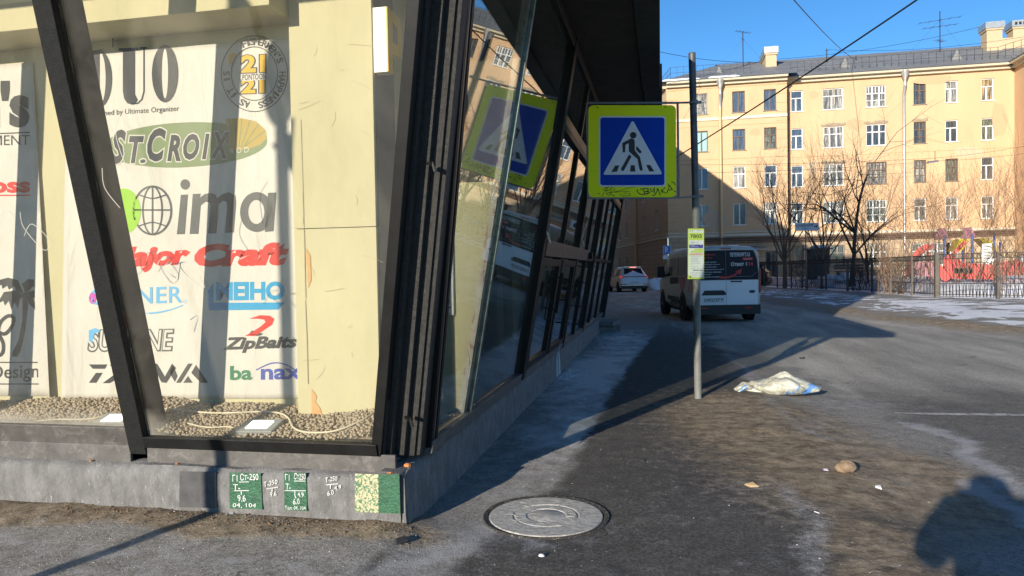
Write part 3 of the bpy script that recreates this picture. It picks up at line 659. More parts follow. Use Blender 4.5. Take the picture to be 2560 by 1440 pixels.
def pebble(x, y, z, s):
    R = Matrix.Rotation(rg.uniform(0, 6.28), 3, 'Z') @ Matrix.Rotation(rg.uniform(0, 6.28), 3, 'X'); sc = Vector((s * rg.uniform(.85, 1.25), s * rg.uniform(.75, 1.05), s * rg.uniform(.65, .9)))
    mb.add([Vector((x, y, z)) + R @ Vector((v.x * sc.x, v.y * sc.y, v.z * sc.z)) for v in ICO], ICF)
y = Y0 + .045
while y < BY + .3:
    x = -5.6
    while x < -1.66:
        if not (y > 4.24 and -2.33 < x < -1.73) and not (y > BY - .02 and x < -1.72) and x < -1.70 + .35 * (y - 3.9) * 0 + .02:
            pebble(x + rg.uniform(-.008, .008), y + rg.uniform(-.008, .008), bedz(x, y) + rg.uniform(-.006, .008), rg.uniform(.0105, .0148))
        x += .0222
    y += .0205
mb.quad((-9, Y0 + .02, .46), (-1.62, Y0 + .02, .46), (-1.62, BY, .575), (-9, BY, .575))
for _ in range(260):
    yy = rg.uniform(4.5, 5.05); x = rg.uniform(-1.74, -1.46); z = .40 + .20 * max(0, (yy - 4.75)) * max(0, -(x + 1.46)) * 6
    if rg.random() < .25 or yy > 4.8: pebble(x, yy, z, rg.uniform(.013, .019))
clay = M('dusty_clay_pebbles', (.40, .325, .225), .28, 30, .95, bump=.3, bscale=120, c2=(.47, .40, .29), lo=.5, hi=.7)
tag(mb.build('clay_pebbles', clay, fixn=False, smooth=180), 'bed of brown expanded clay pebbles behind the front glass', 'pebbles', kind='stuff')
# floodlights lying in the pebbles
lampm = M('floodlight_glass', (1.0, .98, .92), 0, 5, .3, emit=3.2); housing = flat('grey_floodlight_housing', (.30, .32, .31), .5)
for (px, py, lab) in ((650, 1070, 'lit square floodlight lying in the pebbles below the white banner of logos'), (290, 1060, 'lit square floodlight in the pebbles half hidden by the black mullion')):
    c = atp(px, py, (0, 3.95, .505), (0, -.1, 1)); c.z = bedz(c.x, c.y) + .012
    fl = thing('floodlight', lab, 'floodlight', c, group='floodlights in the pebble bed')
    ax = Vector((1, .05, .02)).normalized(); ay = Vector((0, .9, .26)).normalized(); nz = ax.cross(ay).normalized()
    def q(u, v, w): return c + ax * u + ay * v + nz * w
    mb = MB(); mb.hexa([q(-.115, -.075, -.035), q(.115, -.075, -.035), q(.115, .075, -.035), q(-.115, .075, -.035)], [q(-.12, -.08, .012), q(.12, -.08, .012), q(.12, .08, .012), q(-.12, .08, .012)]); mb.build('housing', housing, fl, bevel=.005)
    mb = MB(); mb.hexa([q(-.07, -.045, .012), q(.07, -.045, .012), q(.07, .045, .012), q(-.07, .045, .012)], [q(-.07, -.045, .016), q(.07, -.045, .016), q(.07, .045, .016), q(-.07, .045, .016)]); mb.build('lamp_glass', lampm, fl)
cabm = flat('cream_cable', (.66, .60, .44), .5)
def bedcable(pts, lab, r=.006):
    w = []
    for px, py in bez(pts, 8):
        c = atp(px, py, (0, 3.9, .50), (0, -.25, 1)); w.append((c.x, c.y, bedz(c.x, c.y) + .018))
    mb = MB(); mb.tube(w, r, 6); tag(mb.build('power_cable', cabm, smooth=60), lab, 'cable', 'cream cables lying on the pebbles')
bedcable([(410, 1030), (500, 1026), (600, 1028), (690, 1030), (720, 1042), (735, 1068), (770, 1078), (840, 1076), (900, 1060), (930, 1045)], 'long cream cable looping over the pebbles to the right corner')
bedcable([(470, 1055), (520, 1060), (570, 1060), (610, 1072)], 'short cream cable running to the floodlight below the logo banner', .005)
bedcable([(-30, 1060), (30, 1050), (60, 1062), (150, 1055), (230, 1050), (270, 1040)], 'cream cable on the pebbles left of the black mullion', .005)
# block letter P standing off the shade-grey wall side
lt = thing('block_letter', 'yellow faced block letter P with white sides on the wall side coloured shade grey', 'letter sign', (-1.74, 4.1, 2.9))
XLF = -1.64
def LP(px, py): return atx(px, py, XLF)
a, bq = LP(968, 20), LP(964, 176)
y0l, z1l, z0l = LP(966, 100).y, a.z, bq.z; hgt = z1l - z0l; wl = hgt * .62
def lx(u, v): return (XLF, y0l + u * wl, z0l + v * hgt)
outl = [lx(0, 0), lx(.33, 0), lx(.33, .33), (lx(.75, .33)), lx(.97, .44), lx(1, .6), lx(1, .8), lx(.93, .94), lx(.75, 1), lx(0, 1)]
mb = MB(); mb.extr(outl, (-.085, 0, 0), 0); mb.build('letter_side', flat('white_plastic', (.80, .79, .74), .4), lt)
mb = MB(); mb.extr([(XLF + .001, p[1], p[2]) for p in outl], (.008, 0, 0)); mb.build('letter_face', flat('ochre_plastic', (.85, .47, .01), .5), lt)
mb = MB(); mb.extr([(XLF + .0095, *lx(u, v)[1:]) for u, v in ((.36, .52), (.62, .52), (.68, .58), (.68, .76), (.60, .82), (.36, .82))], (.002, 0, 0)); mb.build('letter_counter', greym, lt)
# small notice board hung on the side of the display wall
nb = thing('notice_board', 'white board with black digits on the yellow wall behind the side glass', 'board', (-1.5, 5.04, 1.2))
b0 = aty(1136, 788, 5.045); b1 = aty(1136, 560, 5.045); mb = MB(); mb.box(b0.x - .42, b0.x, 5.03, 5.055, b0.z, b1.z); mb.build('board', flat('white_board', (.70, .71, .70), .5), nb, bevel=.004)
mb = MB(); text_fit(mb, '612', lambda u, v: Vector((b0.x - .17 + .15 * u, 5.0285, b0.z + .05 + .085 * v)), 0, .02); mb.build('lettering', flat('black_print', (.02, .02, .02)), nb, fixn=False)
# tag on the side mullion
mb = MB(); c = Rr(7.1, 1.80, -.05); mb.bar(c + Vector((.0, -.03, .03)), c + Vector((.02, .06, -.06)), .06, .004, 0, (1, 0, .3)); mb.bar(c + Vector((.012, -.02, .018)), c + Vector((.021, .03, -.03)), .03, .005, 1, (1, 0, .3))
tag(mb.build('paper_tag', [flat('white_paper', (.78, .77, .7)), flat('yellow_print', (.7, .55, .1))]), 'small white and yellow paper tag stuck on the black side mullion', 'tag')
# frozen trickle at the plinth
ice = newmat('ice'); im = ice[0]; ib = ice[2]; ib.inputs['Base Color'].default_value = (.80, .84, .88, 1); ib.inputs['Roughness'].default_value = .18; ib.inputs['Transmission Weight'].default_value = .35
mb = MB(); rg = random.Random(2)
for k in range(5):
    yy = (9.72, 9.78, 9.94, 10.0, 10.03)[k]; zt = rg.uniform(.25, .5)
    mb.tube([(XP + .010 + (.0 if z < .33 else .03 + .18 * (z - .33)), yy + rg.uniform(-.012, .012), z) for z in (zt, zt * .75, zt * .5, zt * .25, .0, -.02)], [.002, .006, .009, .008, .014, .022], 7)
for k in range(150):
    r = abs(rg.gauss(0, .24)); a = rg.uniform(0, 2 * pi); s = rg.uniform(.008, .034) * (1 - min(.7, r))
    mb.lathe([(s * 1.3, -.01), (s, s * .25), (s * .4, s * .42)], (XP + .05 + abs(r * cos(a)), 9.9 + r * 1.9 * sin(a), 0.0), n=7)
tag(mb.build('ice_trickle', im, smooth=60), 'white frozen trickle of water running down the side plinth', 'ice')
# stacked concrete slabs at the far corner
for k, (z, dx, ry) in enumerate(((0, 0, .1), (.125, -.05, -.12))):
    mb = MB(); c, s = cos(ry), sin(ry); cx, cy = -1.28 + dx, 17.3
    def rp(x, y): return (cx + x * c - y * s, cy + x * s + y * c)
    b4 = [rp(-.34, -.45), rp(.30, -.45), rp(.30, .5), rp(-.34, .5)]
    mb.hexa([(x, y, z - .02 if k == 0 else z) for x, y in b4], [(x, y, z + .115) for x, y in b4])
    tag(mb.build('concrete_slab', concm, bevel=.012), ('lower' if k == 0 else 'upper') + ' grey concrete slab of the pair at the far end of the plinth', 'slab', 'concrete slabs at the plinth end')
# ================================================================== BANNERS BEHIND THE GLASS
BP = BY - .0128
def BF(x, y, L): return aty(x, y, BP - .0004 * L)
pvc = M('white_pvc_banner', (.60, .58, .525), .05, 2.5, .5, c2=(.53, .495, .41), lo=.58, hi=.8, stretch=(1, 1, .4), spec=.3)
_t = pvc.node_tree; bumpn(_t, _t.nodes['Principled BSDF'], noise(_t, 2.6, 3, .5, vscale(_t, _t.nodes.new('ShaderNodeTexCoord').outputs['Object'], (2.2, 1, .55)), 1.2), .5, .05)
def pmat(name, c): return M(name, c, .05, 9, .55, spec=.3)
pk_ = pmat('print_charcoal', (.045, .048, .05)); pg_ = pmat('print_grey', (.10, .105, .105)); pgreen = pmat('print_olive_green', (.19, .25, .12)); pgold = pmat('print_gold', (.42, .31, .07))
plime = pmat('print_lime', (.28, .55, .03)); pred = pmat('print_red', (.62, .035, .025)); psky = pmat('print_sky_blue', (.13, .40, .68)); pblue = pmat('print_blue', (.02, .30, .55)); pnavy = pmat('print_navy', (.05, .08, .36)); pyel = pmat('print_yellow', (.68, .40, .02)); pwht = pmat('print_white', (.59, .57, .52)); pdkg = pmat('print_dark_green', (.03, .18, .09)); pmag = pmat('print_magenta', (.55, .08, .45))
def sheet(name, lab, corners, nu, nv, wav):
    """corners in picture order: tl, tr, br, bl"""
    th = thing(name, lab, 'banner', aty(*corners[3], BP)); mb = MB(); c3 = [aty(x, y, BY - .0102) for x, y in corners]; vs = []
    for j in range(nv + 1):
        for i in range(nu + 1):
            u, v = i / nu, j / nv; p = c3[0].lerp(c3[1], u).lerp(c3[3].lerp(c3[2], u), v); p.y -= wav(u, v); vs.append(p)
    fs = [(j * (nu + 1) + i, j * (nu + 1) + i + 1, (j + 1) * (nu + 1) + i + 1, (j + 1) * (nu + 1) + i) for j in range(nv) for i in range(nu)]
    mb.add(vs, fs); o = mb.build('banner_sheet', pvc, th, smooth=180, fixn=False)
    s = o.modifiers.new('thick', 'SOLIDIFY'); s.thickness = .0015; s.offset = 1
    return th
def wv(u, v): return .0008 + .0010 * sin(u * 23 + v * 2.2) + .04 * max(0, (.10 - u) / .10) ** 2 * (.25 + .75 * v)
bn = sheet('logo_banner', 'large white banner printed with many fishing brand logos', [(170, 138), (737, 95), (772, 997), (165, 997)], 60, 60, wv)
def logo(d, mats, name='logo'): return d.build(name, mats, bn)
# DUO in fat face letters
D_ = Decal(BF).lay()
D_.poly([(228, 126), (262, 123)] + ell(246, 197, 34, 73, -78, 78, 14) + [(250, 268), (228, 268)], 0); D_.lay().poly([(250, 134), (256, 134)] + ell(252, 196, 12, 62, -70, 70, 12) + [(250, 259)], 1)
D_.L = 1
D_.poly([(297, 121), (345, 119), (345, 124), (338, 125), (338, 222)] + ell(338, 222, 23, 37, 180, 30, 14)[0:0] + [(338, 236), (345, 250), (340, 258), (330, 262), (318, 258), (310, 246), (307, 228), (307, 126), (297, 126)], 0)
D_.stroke([(330, 260), (345, 258), (355, 248), (360, 228), (360, 121)], 4, 0).stroke([(350, 120), (366, 119)], 4, 0)
D_.poly(ell(412.5, 184, 33, 72, n=44), 0); D_.lay().poly(ell(412.5, 184, 7.5, 62, n=36), 1)
logo(D_, [pk_, pwht])
d = Decal(BF).lay(); d.text('Designed by Ultimate Organizer', 222, 295, 448, 281, 17, 0, .004); logo(d, [pk_])
# round badge
d = Decal(BF).lay(); c = (636, 184)
d.ring(*c, 83, 95, 2.2).ring(*c, 58, 67, 2.2)
d.arctext("FISHERMEN'S", c[0], c[1], 70, 80, 17, -116, -20, 0, .02).arctext('HAPPINESS', c[0], c[1], 70, 80, 17, -4, 82, 0, .02).arctext('AS IT IS', c[0], c[1], 70, 80, 17, 100, 186, 0, .02)
d.lay(); d.poly([(571, 152), (573, 138), (582, 131), (589, 134), (587, 141), (581, 145), (579, 155), (574, 163)], 1)
d.text('21', 600, 184, 666, 182, 48, 0, .09); d.lay().text('21', 603, 182, 663, 180, 44, 1, .045)
d.L = 2; d.text('21', 600, 236, 664, 234, 42, 0, .09); d.lay().text('21', 603, 234, 661, 232, 38, 1, .045)
d.lay().poly([(604, 186), (666, 183), (666, 199), (604, 203)], 2); d.lay().text('PONTOON', 606, 201, 665, 198, 15, 0, .015)
logo(d, [pk_, pyel, pwht])
# green oval with slanted lettering and a golden shell
d = Decal(BF).lay(); d.poly(ell(461, 362, 207, 56, n=64, rot=-.045), 0)
d.lay(); d.poly([(563, 297), (600, 295), (640, 303), (664, 325), (667, 345), (650, 362), (620, 372), (578, 376)], 2)
for k, (a, b2) in enumerate((((572, 297), (580, 374)), ((586, 296), (588, 372)), ((604, 296), (596, 372)), ((625, 300), (602, 370)), ((646, 310), (608, 368)), ((662, 328), (612, 366)))): d.lay(); d.L = 3; d.stroke([a, ((a[0] + b2[0]) / 2 + 2, (a[1] + b2[1]) / 2 - 3), b2], 2.2, 0)
d.L = 3
for ch, x0, x1, y, h in (('S', 276, 315, 410, 86), ('T', 322, 360, 408, 68), ('.', 350, 364, 408, 10), ('C', 368, 415, 404, 84), ('R', 418, 452, 403, 66), ('O', 458, 498, 400, 66), ('I', 505, 524, 398, 64), ('X', 526, 574, 396, 66)):
    d.L = 3; d.text(ch, x0 - 3, y + 3, x1 + 3, y + 3, h + 6, 3, .075, .25); d.lay().text(ch, x0, y, x1, y, h, 1, .045, .25)
d.L = 3; d.text('R O D', 576, 384, 622, 381, 14, 3, .0)
logo(d, [pgreen, pk_, pgold, pwht])
# lime disc, wire globe, big grey letters
d = Decal(BF).lay(); d.poly(ell(310, 528, 42, 57, n=44), 1); d.lay().poly([(292, 522), (302, 528), (292, 535)], 2); d.L = 1
d.ring(381, 526, 47, 60, 5).ring(381, 526, 24, 60, 4, a0=0, a1=360).stroke([(381, 466), (381, 586)], 4).stroke([(335, 525), (428, 525)], 4)
d.stroke(bez([(347, 487), (381, 496), (415, 487)]), 3.5).stroke(bez([(347, 565), (381, 556), (415, 565)]), 3.5)
d.poly(ell(463, 461, 12, 13), 0).poly([(452, 487), (470, 486), (462, 585), (442, 586)])
d.poly([(482, 485), (502, 484), (500, 494), (512, 485), (528, 482), (540, 488), (543, 496), (556, 485), (572, 481), (588, 488), (590, 505), (584, 581), (562, 582), (568, 515), (566, 504), (557, 502), (546, 512), (541, 583), (520, 584), (526, 518), (524, 506), (514, 504), (502, 514), (496, 585), (474, 585)])
d.poly(ell(642, 530, 42, 50, n=40)); d.poly([(670, 482), (691, 481), (684, 578), (662, 580)]); d.lay().poly(ell(641, 530, 20, 30, n=30), 2)
logo(d, [pg_, plime, pwht])
d = Decal(BF).lay(); d.text('Major', 262, 686, 476, 676, 66, 0, .06, .25).text('Craft', 486, 668, 722, 663, 58, 0, .065, .25); logo(d, [pred])
d = Decal(BF).lay(); d.poly(ell(231, 746, 9, 14), 1); d.text('OWNER', 224, 764, 456, 757, 42, 0, .01, .0, 1.05).stroke(bez([(300, 776), (370, 783), (420, 776), (458, 763)]), [2] * 15 + [4] * 14 + [3] * 14); d.ring(463, 754, 4, 4, 1); logo(d, [psky, pmag])
d = Decal(BF).lay(); d.poly([(533, 708), (533, 757), (712, 756), (695, 774), (522, 776), (520, 726)], 0); d.lay().poly([(536, 704), (716, 702), (716, 752), (536, 753)], 1); d.lay().text('MEIHO', 540, 752, 712, 750, 47, 0, .045, .0, .95); logo(d, [pblue, pwht])
d = Decal(BF).lay(); d.poly([(622, 797), (650, 788), (674, 789), (686, 797), (680, 812), (656, 828), (638, 840), (612, 840), (630, 830), (652, 816), (664, 805), (660, 799), (645, 797)], 0).poly(ell(640, 834, 17, 6, 0, 180) + [(630, 826)], 1)
d.text('ZipBaits', 557, 884, 744, 878, 40, 1, .045, .28); logo(d, [pred, pk_])
# outlined lettering
d = Decal(BF).lay(); d.text('SUNLINE', 218, 881, 436, 879, 58, 0, .05, .15); d.lay().text('SUNLINE', 222, 877, 432, 875, 51, 1, .0, .15); d.lay().poly([(222, 826), (238, 820), (252, 828), (236, 834), (230, 858), (222, 852)], 2); logo(d, [pg_, pwht, psky])
# stencilled angular lettering
d = Decal(BF).lay()
for q in ([(222, 911), (268, 911), (262, 922), (232, 922)], [(240, 932), (256, 932), (240, 957), (222, 957)], [(256, 958), (292, 932), (292, 948), (274, 958)], [(274, 912), (292, 912), (292, 930)], [(330, 957), (352, 911), (364, 911), (342, 957)], [(378, 909), (392, 909), (412, 942), (404, 956)], [(404, 956), (430, 909), (440, 920), (416, 957)], [(432, 912), (444, 940), (437, 955), (424, 932)], [(440, 957), (470, 909), (482, 909), (452, 957)], [(478, 932), (490, 912), (520, 957), (502, 957)], [(458, 957), (470, 940), (482, 957)]): d.poly(q)
logo(d, [pk_])
d = Decal(BF).lay(); d.text('ba', 572, 953, 634, 952, 40, 2, .05).text('nax', 649, 952, 758, 950, 32, 2, .05); d.lay().text('ba', 575, 951, 631, 950, 36, 0, .03).text('nax', 652, 950, 755, 948, 28, 1, .03).stroke(bez([(640, 925), (680, 908), (715, 912), (752, 935)]), 3, 1); logo(d, [pdkg, pnavy, pwht])
# second banner, cut by the frame
bn2 = sheet('palm_banner', 'white banner with a black palm tree print at the left end of the window', [(-420, 200), (82, 155), (137, 990), (-420, 990)], 40, 40, lambda u, v: .0012 + .05 * max(0, (u - .93) / .07) ** 2 * max(0, v - .1))
d = Decal(BF).lay(); d.text("n's", -60, 322, 74, 318, 118, 0, .05, .0); d.stroke([(-60, 336), (74, 331)], 3); d.text('TACKLE EQUIPMENT', -260, 372, 74, 367, 30, 0, .0); d.build('logo', [pk_], bn2)
d = Decal(BF).lay(); d.text('kross', -90, 484, 76, 482, 40, 0, .04).stroke([(-80, 489), (77, 488)], 3).poly(ell(81, 436, 7, 8)); d.build('logo', [pred], bn2)
d = Decal(BF).lay()
d.poly([(56, 735), (68, 728), (69, 770), (62, 830), (50, 880), (42, 893), (30, 890), (32, 880), (46, 850), (56, 800)])
for q in ([(62, 733), (55, 710), (70, 697), (92, 700), (110, 716), (96, 712), (82, 716), (72, 728)], [(66, 732), (84, 726), (102, 738), (112, 764), (98, 748), (80, 744)], [(64, 736), (78, 740), (92, 762), (99, 792), (84, 770), (72, 760)], [(60, 735), (44, 700), (20, 694), (-10, 702), (-8, 716), (4, 712), (6, 722), (18, 714), (22, 724), (36, 716), (40, 726)], [(60, 738), (40, 726), (10, 730), (-8, 760), (8, 752), (12, 764), (22, 752), (28, 774), (36, 756), (44, 772), (50, 748)]): d.poly(q)
d.stroke(bez([(-20, 820), (10, 835), (30, 815), (34, 795), (20, 790), (2, 805), (-4, 830), (8, 860), (4, 885), (-20, 892)]), 9); d.build('palm_print', [pk_], bn2)
d = Decal(BF).lay(); d.stroke([(-120, 906), (96, 906)], 3).stroke([(-120, 960), (97, 960)], 3).text('Design', -22, 958, 97, 954, 44, 0, .01); d.build('logo', [pk_], bn2)
# cables and faint scrawls on the glass
scr = M('scratched_scrawl', (.42, .40, .34), .1, 9, .8)
def fpt(px, py): return atp(px, py, (0, Y0 + .004, ZB), (0, 1, LF))
for pts_ in ([(385, 690), (400, 650), (430, 645), (410, 670), (440, 695)], [(452, 655), (445, 700)], [(430, 660), (470, 655)], [(482, 650), (450, 660), (470, 690), (510, 720), (500, 690)], [(475, 800), (495, 790), (485, 830)], [(10, 580), (0, 540), (25, 530), (35, 560), (5, 600)], [(50, 530), (60, 570), (110, 625), (122, 600), (80, 560), (60, 590)], [(255, 420), (262, 470), (300, 520)], [(300, 290), (290, 340), (320, 430)]):
    mb = MB(); vs, fs = stroke2d(bez(pts_, 8), 1.6); mb.add([fpt(x, y) for x, y in vs], fs); mb.build('scratch', scr, pav, fixn=False)
mb = MB(); mb.tube([aty(x, y, BY - .02 - (.16 if y < 50 else .02)) for x, y in bez([(290, 38), (284, 60), (282, 85), (283, 118)])], .005, 5); tag(mb.build('hanging_wire', flat('black_cable', (.015, .015, .015)), smooth=60), 'short black wire hanging over the top edge of the logo banner', 'cable')
# ================================================================== FAR APARTMENT HOUSE
apt = thing('apartment_house', 'long peach five storey apartment house with grey metal roof across the street', 'building', (12, 69.4, 0))
peach = M('peach_plaster', (.595, .397, .228), .07, .35, .85, c2=(.505, .33, .185), lo=.52, hi=.82, stretch=(1, 1, .25), bump=.1, bscale=8)
peach2 = M('faded_peach_plaster', (.56, .41, .25), .06, .3, .85, c2=(.50, .37, .235), lo=.5, hi=.7)
cream = flat('cream_trim', (.62, .56, .43), .7)
roofm = M('grey_metal_roof', (.21, .21, .205), .2, .5, .6, metal=.05, bump=0)
# standing seams
_t = roofm.node_tree; w = nd(_t, 'ShaderNodeTexWave'); w.wave_type = 'BANDS'; w.inputs['Scale'].default_value = .55; w.inputs['Distortion'].default_value = .2
_tc2 = _t.nodes.new('ShaderNodeTexCoord'); _t.links.new(_tc2.outputs['Object'], w.inputs['Vector']); bumpn(_t, _t.nodes['Principled BSDF'], mathn(_t, 'GREATER_THAN', w.outputs['Fac'], .93), 1.0, .08)
# stone coursing of the ground storey
rust = M('rusticated_base', (.50, .38, .25), .08, .6, .85); _t = rust.node_tree; bt = nd(_t, 'ShaderNodeTexBrick'); bt.inputs['Scale'].default_value = 1.0; bt.inputs['Brick Width'].default_value = 1.1; bt.inputs['Row Height'].default_value = .48; bt.inputs['Mortar Size'].default_value = .018
bt.inputs['Color1'].default_value = (.50, .38, .25, 1); bt.inputs['Color2'].default_value = (.45, .34, .22, 1); bt.inputs['Mortar'].default_value = (.25, .18, .12, 1)
_c = _t.nodes.new('ShaderNodeTexCoord'); _s = nd(_t, 'ShaderNodeSeparateXYZ'); _t.links.new(_c.outputs['Object'], _s.inputs[0]); _cb = nd(_t, 'ShaderNodeCombineXYZ')
_t.links.new(mathn(_t, 'ADD', _s.outputs[0], _s.outputs[1]), _cb.inputs[0]); _t.links.new(_s.outputs[2], _cb.inputs[1]); _t.links.new(_cb.outputs[0], bt.inputs['Vector']); _t.links.new(bt.outputs['Color'], _t.nodes['Principled BSDF'].inputs['Base Color'])
whf = flat('white_window_frame', (.78, .78, .75), .4); brf = M('old_brown_frame', (.13, .085, .055), .3, 5, .6); gyf = M('old_grey_frame', (.24, .22, .19), .3, 5, .6)
def pane_m(name, c, c2, sc=1.5): return M(name, c, .3, sc, .08, spec=.7, c2=c2, lo=.48, hi=.55, stretch=(3, 3, .25), rvar=.04)
panes = [pane_m('pane_dark', (.035, .045, .055), (.10, .10, .095)), pane_m('pane_curtain', (.10, .10, .09), (.42, .39, .33)), pane_m('pane_curtain_warm', (.08, .075, .06), (.45, .33, .18)), pane_m('pane_blue', (.05, .075, .11), (.10, .13, .17)), pane_m('pane_plants', (.05, .06, .045), (.20, .21, .16), 3)]
blind = flat('pale_green_blind', (.30, .46, .46), .3)
def wall(mb, o, u, n, U0, U1, V0, V1, ops, dep, mi=0):
    """wall of grid cells with openings; o origin, u along, n outwards"""
    o = Vector(o); u = Vector(u).normalized(); n = Vector(n).normalized()
    us = sorted({U0, U1, *[round(a, 4) for q in ops for a in q[:2]]}); vs = sorted({V0, V1, *[round(a, 4) for q in ops for a in q[2:4]]})
    us = [a for a in us if U0 <= a <= U1]; vs = [a for a in vs if V0 <= a <= V1]
    P = lambda a, b, d=0: o + u * a + Vector((0, 0, b)) - n * d
    for i in range(len(us) - 1):
        for j in range(len(vs) - 1):
            cu, cv = (us[i] + us[i + 1]) / 2, (vs[j] + vs[j + 1]) / 2
            if any(q[0] < cu < q[1] and q[2] < cv < q[3] for q in ops): continue
            mb.quad(P(us[i], vs[j]), P(us[i + 1], vs[j]), P(us[i + 1], vs[j + 1]), P(us[i], vs[j + 1]), mi)
    for a, c, b, e in [q[:4] for q in ops]:
        if not (V0 - .01 <= b and e <= V1 + .01): continue
        for s, q in (((a, b), (c, b)), ((c, b), (c, e)), ((c, e), (a, e)), ((a, e), (a, b))): mb.quad(P(*s), P(*q), P(*q, dep), P(*s, dep), mi)
def window(par, o, u, n, a, c, b, e, kind, pm, dep=.22, sill=True):
    o = Vector(o); u = Vector(u).normalized(); n = Vector(n).normalized(); z = Vector((0, 0, 1))
    P = lambda x, y, d: o + u * x + z * y - n * d
    fr = {'w': whf, 'b': brf, 'g': gyf}[kind[0]]; mb = MB(); t_ = .075; D0, D1 = dep - .10, dep + .03
    def bx(x0, x1, y0, y1, d0=D0, d1=D1, mi=0): mb.hexa([P(x0, y0, d0), P(x1, y0, d0), P(x1, y0, d1), P(x0, y0, d1)], [P(x0, y1, d0), P(x1, y1, d0), P(x1, y1, d1), P(x0, y1, d1)], mi)
    bx(a, a + t_, b, e); bx(c - t_, c, b, e); bx(a + t_, c - t_, b, b + t_); bx(a + t_, c - t_, e - t_, e)
    W, H = c - a, e - b; tz = b + H * .64
    if kind[1:] in ('T', '3', 'x'): bx(a + t_, c - t_, tz - .04, tz + .04)
    ns = {'T': 1, '3': 2, 'x': 1 if W < 1.5 else 2, '2': 1, '1': 0}[kind[1:]]
    for k in range(ns):
        xm = a + W * (k + 1) / (ns + 1) + (-.06 * W if ns == 1 and kind[1] == 'T' else 0); bx(xm - .05, xm + .05, b + t_, (tz - .04) if kind[1] == 'T' else e - t_, D0 + .004, D1 - .004)
    if kind[1:] == 'x':
        zz = b + H * .32; bx(a + t_, c - t_, zz - .022, zz + .022, D0 + .01, D1 - .01)
        for k in range(ns + 1): xm = a + W * (k + .5) / (ns + 1); bx(xm - .02, xm + .02, tz + .04, e - t_, D0 + .01, D1 - .01)
    f = mb.build('window', fr, par)
    mb = MB(); mb.quad(P(a + t_ * .5, b + t_ * .5, dep - .02), P(c - t_ * .5, b + t_ * .5, dep - .02), P(c - t_ * .5, e - t_ * .5, dep - .02), P(a + t_ * .5, e - t_ * .5, dep - .02)); mb.build('pane', pm, f, fixn=False)
    if sill:
        mb = MB(); bx2 = [P(a - .08, b - .05, -.10), P(c + .08, b - .05, -.10), P(c + .08, b - .05, .1), P(a - .08, b - .05, .1)]; mb.hexa(bx2, [p + z * .05 for p in bx2]); mb.build('sill', gyf if kind[0] != 'w' else whf, f)
rw = random.Random(21)
ROWS = [(15.45, 17.35), (12.05, 13.95), (8.65, 10.6), (5.3, 7.25)]; GR = (1.35, 3.3)
YM = 69.4
def xat(px, py=300, y=YM): return aty(px, py, y).x
# main front
XE = xat(2536)                                                 # inner corner with the right wing
cols = [(1977, 2007, 'n'), (2057, 2109, 'w'), (2165, 2216, 'w'), (2284, 2315, 'n'), (2363, 2395, 'n'), (2453, 2485, 'n')]
kinds = [['wT', 'wT', 'wT', 'wT', 'g2'], ['wT', 'w3', 'w3', 'w3', 'g3'], ['gx', 'w3', 'bx', 'w3', 'w3'], ['bx', 'bx', 'bx', 'wT', 'w3'], ['wT', 'wT', 'bx', 'wT', 'wT'], ['wT', 'wT', 'wT', 'wT', 'wT']]
pm_i = [[3, 3, 3, 0, 0], [1, 1, 1, 1, 0], [1, 0, 1, 4, 2], [0, 0, 1, 4, 1], [1, 0, 4, 1, 1], [2, 4, 0, 1, 0]]
kinds[2][0] = 'wx'; kinds[2][3] = 'wx'
ops = []
for ci, (p, q, k) in enumerate(cols):
    a, c = xat(p), xat(q)
    for ri, (b, e) in enumerate(ROWS + [GR]):
        if ri == 4 and ci == 3: a2, c2 = a - .3, c + 2.0
        else: a2, c2 = a, c
        ops.append((a2, c2, b, e, kinds[ci][ri], panes[pm_i[ci][ri]]))
XW = xat(1968, 300, 68.2)                                      # end of the projecting left wing
EAV = 18.35
def scaled(ops_, x0): return [(a - x0, c - x0, b, e) + tuple(r) for a, c, b, e, *r in ops_]
mb = MB(); wall(mb, (0, YM, 0), (1, 0, 0), (0, -1, 0), XW - .3, XE, 4.35, EAV, ops, .24); mb.build('wall', peach, apt)
mb = MB(); wall(mb, (0, YM - .04, 0), (1, 0, 0), (0, -1, 0), XW - .3, XE, 0, 4.35, [o for o in ops if o[3] < 4.3], .28); mb.build('base_storey', rust, apt)
for a, c, b, e, k, pm in ops: window(apt, (0, YM, 0), (1, 0, 0), (0, -1, 0), a, c, b, e, k, pm)
# projecting left wing
YW = 68.2; colsL = [(1737, 1769), (1831, 1863), (1910, 1941)]
kL = [['gx', 'b2', 'w2', 'w2', 'w2'], ['b2', 'bT', 'wT', 'w2', 'g2'], ['b2', 'bx', 'wT', 'wT', 'g2']]
pL = [[1, blind, 3, 0, 0], [3, 3, 1, 0, 0], [3, 4, 3, 1, 0]]
opsL = []
for ci, (p, q) in enumerate(colsL):
    for ri, (b, e) in enumerate(ROWS + [(.5, 2.9)]):
        pm = pL[ci][ri]; opsL.append((xat(p, 300, YW), xat(q, 300, YW), b, e, kL[ci][ri], pm if not isinstance(pm, int) else panes[pm]))
X00 = xat(1668, 400, YW)
mb = MB(); wall(mb, (0, YW, 0), (1, 0, 0), (0, -1, 0), X00, XW, 4.35, EAV, opsL, .24)
mb.quad((XW, YW, 0), (XW, YM, 0), (XW, YM, EAV), (XW, YW, EAV)); mb.build('wall', peach, apt)
mb = MB(); wall(mb, (0, YW - .04, 0), (1, 0, 0), (0, -1, 0), X00, XW, 0, 4.35, [o for o in opsL if o[3] < 4.3], .28); mb.build('base_storey', rust, apt)
for a, c, b, e, k, pm in opsL: window(apt, (0, YW, 0), (1, 0, 0), (0, -1, 0), a, c, b, e, k, pm)
